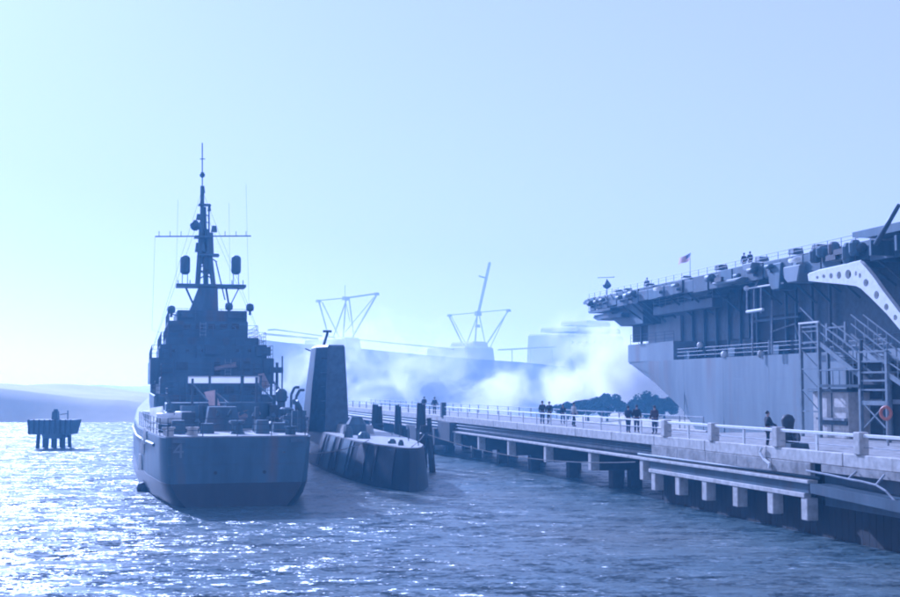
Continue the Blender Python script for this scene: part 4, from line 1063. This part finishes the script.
knob(318.5,301,.6); knob(376.5,294,.7); knob(345.5,298.5,.9)
kp((449,316),(463,345),.24); kp((451,316),(468,348),.12); kp((508,311),(486,345),.26); kp((507,312),(490,348),.14)
kp((478,314),(467,343),.16); kp((477,314),(475,344),.26); kp((479,314),(485,343),.18); kp((478.5,312),(489.5,263),.5); kp((489,268),(490,262),.2)
kp((450,315),(478,312.5),.12,'cross_wire'); kp((478,312.5),(509,309.5),.14,'cross_wire'); knob(449.5,315.5,.6); knob(508.5,310.5,.75); knob(478,313.5,1.2); knob(477.5,326,.8)
kp((479,276),(486,278),.25,'cross_tree')

# ---------------------------------------------------------------- people
def skin_mesh(name, verts, edges, radii, root, mt, sub=1):
    me = bpy.data.meshes.new(name); me.from_pydata(verts, edges, []); ob = bpy.data.objects.new(name, me); COL.objects.link(ob)
    sk_ = ob.modifiers.new('skin', 'SKIN'); sk_.use_smooth_shade = True
    lay = me.skin_vertices[0].data
    for i, r in enumerate(radii):
        rr_ = r if isinstance(r, tuple) else (r, r); lay[i].radius = rr_
        lay[i].use_root = (i == root)
    s_ = ob.modifiers.new('sub', 'SUBSURF'); s_.levels = sub; s_.render_levels = sub
    dg = bpy.context.evaluated_depsgraph_get(); dg.update()
    out = bpy.data.meshes.new_from_object(ob.evaluated_get(dg)); out.name = name
    bpy.data.objects.remove(ob); out.materials.clear(); out.materials.append(mt)
    for p in out.polygons: p.use_smooth = True
    return out
def person_meshes(pose):
    """pose: dict with arm and leg offsets. facing -y"""
    la, ra = pose.get('larm', (-.05, 0)), pose.get('rarm', (-.05, 0)); st = pose.get('stride', 0.0)
    J = {}; V = []; E = []; Rd = []
    def j(nm, p, r, par=None):
        J[nm] = len(V); V.append(p); Rd.append(r)
        if par is not None: E.append((J[par], J[nm]))
    j('pelvis', (0,0,.95), (.15,.11)); j('waist', (0,0,1.1), (.14,.10), 'pelvis'); j('chest', (0,0,1.32), (.17,.115), 'waist')
    j('neck0', (0,0,1.47), (.075,.07), 'chest'); j('neck1', (0,-.01,1.54), (.056,.056), 'neck0'); j('jaw', (0,-.03,1.60), (.066,.078), 'neck1')
    j('head', (0,-.015,1.68), (.078,.096), 'jaw'); j('crown', (0,0,1.745), (.06,.075), 'head')
    for s_, nm, arm_ in ((-1,'l',la), (1,'r',ra)):
        bend, fwd = arm_
        j('sh'+nm, (.19*s_,0,1.42), .062, 'chest'); j('el'+nm, (.25*s_, -fwd*.3, 1.14), .043, 'sh'+nm)
        wy = -fwd*.75 - .05; wz = .9 + fwd*.35
        j('wr'+nm, (.25*s_+bend*s_, wy, wz), .028, 'el'+nm); j('pa'+nm, (.25*s_+bend*s_, wy-.02, wz-.06), (.026,.032), 'wr'+nm)
        bx_ = .25*s_+bend*s_
        for k, (dy_, L_) in enumerate(((-.036,.068), (-.013,.08), (.011,.075), (.033,.058))):
            j(f'f{nm}{k}a', (bx_, wy-.02+dy_, wz-.105), .0095, 'pa'+nm); j(f'f{nm}{k}b', (bx_-.012*s_, wy-.025+dy_, wz-.105-L_*.6), .0085, f'f{nm}{k}a'); j(f'f{nm}{k}c', (bx_-.03*s_, wy-.03+dy_, wz-.105-L_), .0075, f'f{nm}{k}b')
        j('t'+nm+'a', (bx_-.012*s_, wy-.06, wz-.08), .010, 'pa'+nm); j('t'+nm+'b', (bx_-.022*s_, wy-.08, wz-.115), .009, 't'+nm+'a')
        o_ = st*s_
        j('hip'+nm, (.09*s_,0,.88), .095, 'pelvis'); j('kn'+nm, (.10*s_, -o_*.5-.02, .48), .06, 'hip'+nm); j('an'+nm, (.10*s_, -o_*.5+.04, .085), .04, 'kn'+nm)
        j('ball'+nm, (.115*s_, -o_*.5-.08, .045), (.045,.035), 'an'+nm); j('toe'+nm, (.12*s_, -o_*.5-.15, .035), (.035,.025), 'ball'+nm)
    body = skin_mesh('body', V, E, Rd, 0, M['skin'])
    def part(nm, names, grow, mt, extra=None, root=0):
        idx = {n_: i for i, n_ in enumerate(names)}; vv = [V[J[n_]] for n_ in names]
        ee = [(idx[a_], idx[b_]) for a_ in names for b_ in names if (J[a_], J[b_]) in E]
        rr_ = []
        for n_ in names:
            r = Rd[J[n_]]; g_ = grow.get(n_, grow['*']); rr_.append((r[0]+g_, r[1]+g_) if isinstance(r, tuple) else (r+g_, r+g_))
        return skin_mesh(nm, vv, ee, rr_, root, mt)
    return J, V, E, Rd, body, part
def build_variant(pose, long_coat):
    J, V, E, Rd, body, part = person_meshes(pose)
    tors = ['pelvis','waist','chest','neck0','shl','ell','wrl','shr','elr','wrr']
    jac = part('jacket', tors, {'*': .028, 'pelvis': .05 if long_coat else .035, 'waist': .035, 'neck0': .01, 'wrl': .012, 'wrr': .012}, M['coat_dark'])
    tro = part('trousers', ['pelvis','hipl','knl','anl','hipr','knr','anr'], {'*': .022, 'pelvis': .008, 'anl': .025, 'anr': .025}, M['trousers'])
    sh = []
    for s_ in 'lr': sh.append(part('shoe', ['an'+s_, 'ball'+s_, 'toe'+s_], {'*': .012}, M['rubber']))
    # hair cap
    hb = MB(); hb.lathe((0,.012,1.665), [(.09,-.03),(.098,.02),(.092,.07),(.06,.115),(.015,.128)], 12)
    hb.bm.verts.ensure_lookup_table()
    for v in hb.bm.verts:
        if v.co.y < -.03 and v.co.z < 1.71: v.co.y = -.03
    bmesh.ops.recalc_face_normals(hb.bm, faces=hb.bm.faces)
    hm = bpy.data.meshes.new('hair'); hb.bm.to_mesh(hm); hb.bm.free(); hm.materials.append(M['hair'])
    for p in hm.polygons: p.use_smooth = True
    fb_ = bmesh.new()
    for sx_ in (-.03, .03):
        bmesh.ops.create_uvsphere(fb_, u_segments=8, v_segments=6, radius=.011, matrix=Matrix.Translation((sx_, -.105, 1.675)))
    em = bpy.data.meshes.new('eyes'); fb_.to_mesh(em); fb_.free(); em.materials.append(M['glass'])
    nb = MB(); nb.tube((0,-.1,1.67), (0,-.128,1.638), .008, .016, 6); nb.tube((-.022,-.103,1.606), (.022,-.103,1.606), .006, n=6)
    for s_ in (-1, 1): nb.tube((s_*.082,.0,1.675), (s_*.094,.005,1.65), .018, .014, 6)
    bmesh.ops.recalc_face_normals(nb.bm, faces=nb.bm.faces)
    nm_ = bpy.data.meshes.new('face'); nb.bm.to_mesh(nm_); nb.bm.free(); nm_.materials.append(M['skin'])
    return dict(body=body, jacket=jac, trousers=tro, shoe=sh, hair=hm, eyes=em, face=nm_)
VAR = [build_variant({'larm': (0,.15), 'rarm': (0,.1), 'stride': .0}, True), build_variant({'larm': (-.06,.45), 'rarm': (-.06,.4), 'stride': .12}, False), build_variant({'larm': (.0,.05), 'rarm': (-.12,.5), 'stride': .3}, False)]
def person(v, loc, face_deg, coat, legs, label, group=None, h=1.0):
    root = thing('person', loc, face_deg, label, 'person', group); root.scale = (h,h,h)
    D = VAR[v]
    def add(nm, me, mt=None):
        o_ = bpy.data.objects.new(nm, me); COL.objects.link(o_); o_.parent = root
        if mt: o_.material_slots[0].link = 'OBJECT'; o_.material_slots[0].material = M[mt]
        return o_
    b__ = add('body', D['body']); add('jacket', D['jacket'], coat); add('trousers', D['trousers'], legs)
    for s_ in D['shoe']: add('shoe', s_)
    add('hair', D['hair']); add('face', D['face']); add('eyes', D['eyes'])
    return root
def on_pier(px, x): 
    p = PF.o + PF.r*x + PF.f*yof(px, x); return (p.x, p.y, ZD)
person(1, on_pier(768, 1.0), 100, 'coat_dark', 'trousers', 'lone visitor in dark coat leaning at the near pier rail by the hose', None, 1.0)
person(0, on_pier(655, 2.6), 200, 'coat_red', 'jeans', 'visitor in dark red coat and jeans, right of the trio at mid pier', 'visitors on the pier')
person(0, on_pier(637, 2.4), 170, 'coat_dark', 'jeans', 'visitor in black coat in the middle of the trio at mid pier', 'visitors on the pier')
person(1, on_pier(628.5, 1.6), 150, 'coat_blue', 'jeans', 'slim visitor in navy jacket, left of the trio at mid pier', 'visitors on the pier', .97)
person(2, on_pier(574, 2.5), 120, 'coat_pale', 'trousers', 'visitor in a pale top walking alone between two groups on the pier', 'visitors on the pier')
person(2, on_pier(563, 4.0), 10, 'coat_blue', 'jeans', 'stooping dark visitor just left of the one in the pale top', 'visitors on the pier', .85)
person(0, on_pier(549.5, 2.6), 190, 'coat_dark', 'trousers', 'right hand one of the dark pair standing far along the pier', 'visitors on the pier')
person(0, on_pier(542.5, 2.4), 170, 'coat_dark', 'jeans', 'left hand one of the dark pair standing far along the pier', 'visitors on the pier', 1.02)
person(0, on_pier(434.5, 2.0), 180, 'coat_dark', 'trousers', 'distant visitor at the far corner of the pier beside its corner post', 'visitors on the pier', 1.02)
person(1, on_pier(424, 2.4), 180, 'coat_dark', 'trousers', 'distant visitor on the pier right behind the timber dolphin', 'visitors on the pier', 1.02)
def on_carrier(px, py, x):
    yl, _ = cz(px, py, x); p = CF.o + CF.r*x + CF.f*yl; return (p.x, p.y, 17.0)
person(0, on_carrier(744, 255, 1.6), 200, 'coat_dark', 'trousers', 'left one of two dark figures standing together on the flight deck', 'people on the flight deck')
person(0, on_carrier(750, 254, 1.6), 190, 'coat_dark', 'trousers', 'right one of two dark figures standing together on the flight deck', 'people on the flight deck')
person(0, on_carrier(647, 275, 2.6), 180, 'coat_dark', 'trousers', 'single dark figure near the after end of the flight deck', 'people on the flight deck')

# ---------------------------------------------------------------- smoke and haze
sx0, sx1, sy0, sy1, sz1 = -46, 58, 199, 247, 30
sm = MB().box(sx0, sx1, sy0, sy1, .6, sz1)
smat = bpy.data.materials.new('smoke'); smat.use_nodes = True; n = smat.node_tree; n.nodes.clear()
out = n.nodes.new('ShaderNodeOutputMaterial'); pv = n.nodes.new('ShaderNodeVolumePrincipled')
pv.inputs['Color'].default_value = (.96,.96,.96,1); pv.inputs['Anisotropy'].default_value = .55
geo = n.nodes.new('ShaderNodeNewGeometry')
def mth(op, a, b_=None, clamp=False):
    m_ = n.nodes.new('ShaderNodeMath'); m_.operation = op; m_.use_clamp = clamp
    for i, v in enumerate((a, b_)):
        if v is None: continue
        if isinstance(v, (int, float)): m_.inputs[i].default_value = v
        else: n.links.new(v, m_.inputs[i])
    return m_.outputs[0]
nz = n.nodes.new('ShaderNodeTexNoise'); nz.inputs['Scale'].default_value = .15; nz.inputs['Detail'].default_value = 6; nz.inputs['Roughness'].default_value = .58; nz.inputs['Distortion'].default_value = .6
n.links.new(geo.outputs['Position'], nz.inputs['Vector'])
def blob(c, r):
    mp = n.nodes.new('ShaderNodeMapping'); mp.vector_type = 'POINT'
    mp.inputs['Location'].default_value = (-c[0]/r[0], -c[1]/r[1], -c[2]/r[2]); mp.inputs['Scale'].default_value = (1/r[0], 1/r[1], 1/r[2])
    n.links.new(geo.outputs['Position'], mp.inputs[0])
    L_ = n.nodes.new('ShaderNodeVectorMath'); L_.operation = 'LENGTH'; n.links.new(mp.outputs[0], L_.inputs[0])
    return mth('SUBTRACT', 1.0, L_.outputs['Value'], True)
fld = None
for c, r, wgt in (((36,221,8), (11,19,8), 1.9), ((30,221,9), (9,19,8), 1.7), ((22,224,6), (10,20,7), .9), ((8,224,5), (16,20,8), .5), ((-14,222,8), (30,20,14), .34), ((28,222,13), (12,20,7), .7), ((39,222,6), (7,18,7), 1.5), ((25,224,16), (10,18,6), .35)):
    b__ = mth('MULTIPLY', blob(c, r), wgt); fld = b__ if fld is None else mth('MAXIMUM', fld, b__)
d_ = mth('SUBTRACT', mth('ADD', fld, mth('MULTIPLY', mth('SUBTRACT', nz.outputs[0], .5), 3.6)), .22, True)
# fade the field to nothing before the box faces
dens = mth('MULTIPLY', mth('MULTIPLY', d_, mth('MULTIPLY', fld, 3.0, True)), .42)
n.links.new(dens, pv.inputs['Density']); n.links.new(pv.outputs[0], out.inputs['Volume'])
so = sm.build('smoke', smat); so['kind'] = 'stuff'

hm_ = bpy.data.materials.new('haze'); hm_.use_nodes = True; n = hm_.node_tree; n.nodes.clear()
out = n.nodes.new('ShaderNodeOutputMaterial'); pv = n.nodes.new('ShaderNodeVolumePrincipled')
pv.inputs['Color'].default_value = (.28,.62,1.0,1); pv.inputs['Absorption Color'].default_value = (1,1,1,1); pv.inputs['Density'].default_value = .0011; pv.inputs['Anisotropy'].default_value = .3
n.links.new(pv.outputs[0], out.inputs['Volume'])
hz = MB().box(-2050, 2050, -200, 4100, -6, 42).build('haze', hm_); hz['kind'] = 'stuff'
# outlets and fairleads on the warship's transom
for x in (-1.2, 1.5): MB().tube((x, -.06, 1.9), (x, .05, 1.9), .1, n=10).build('outlet', M['dark'], ship)
for x in (-3.2, 3.3):
    MB().box(x-.35, x+.35, -.12, .02, 3.55, 3.75, .03).build('fairlead', M['navy_mid'], ship)
# stepped galleries under the after tip of the flight deck
MB().prism([(yT-1.2, 15.55), (yT-1.6, 15.3), (yT-9, 15.2), (yT-9, 15.55)], -.8, 14, axis='x').build('gallery_walkway', M['navy'], car)
MB().prism([(yT-4.2, 14.75), (yT-4.8, 14.5), (yT-12, 14.3), (yT-12, 14.8)], -.6, 12, axis='x').build('gallery_walkway', M['navy'], car)
crail(-.75, yT-1.4, yT-8.8, 15.55, .6, 'navy', 1.2, 'gallery_railing', .03)
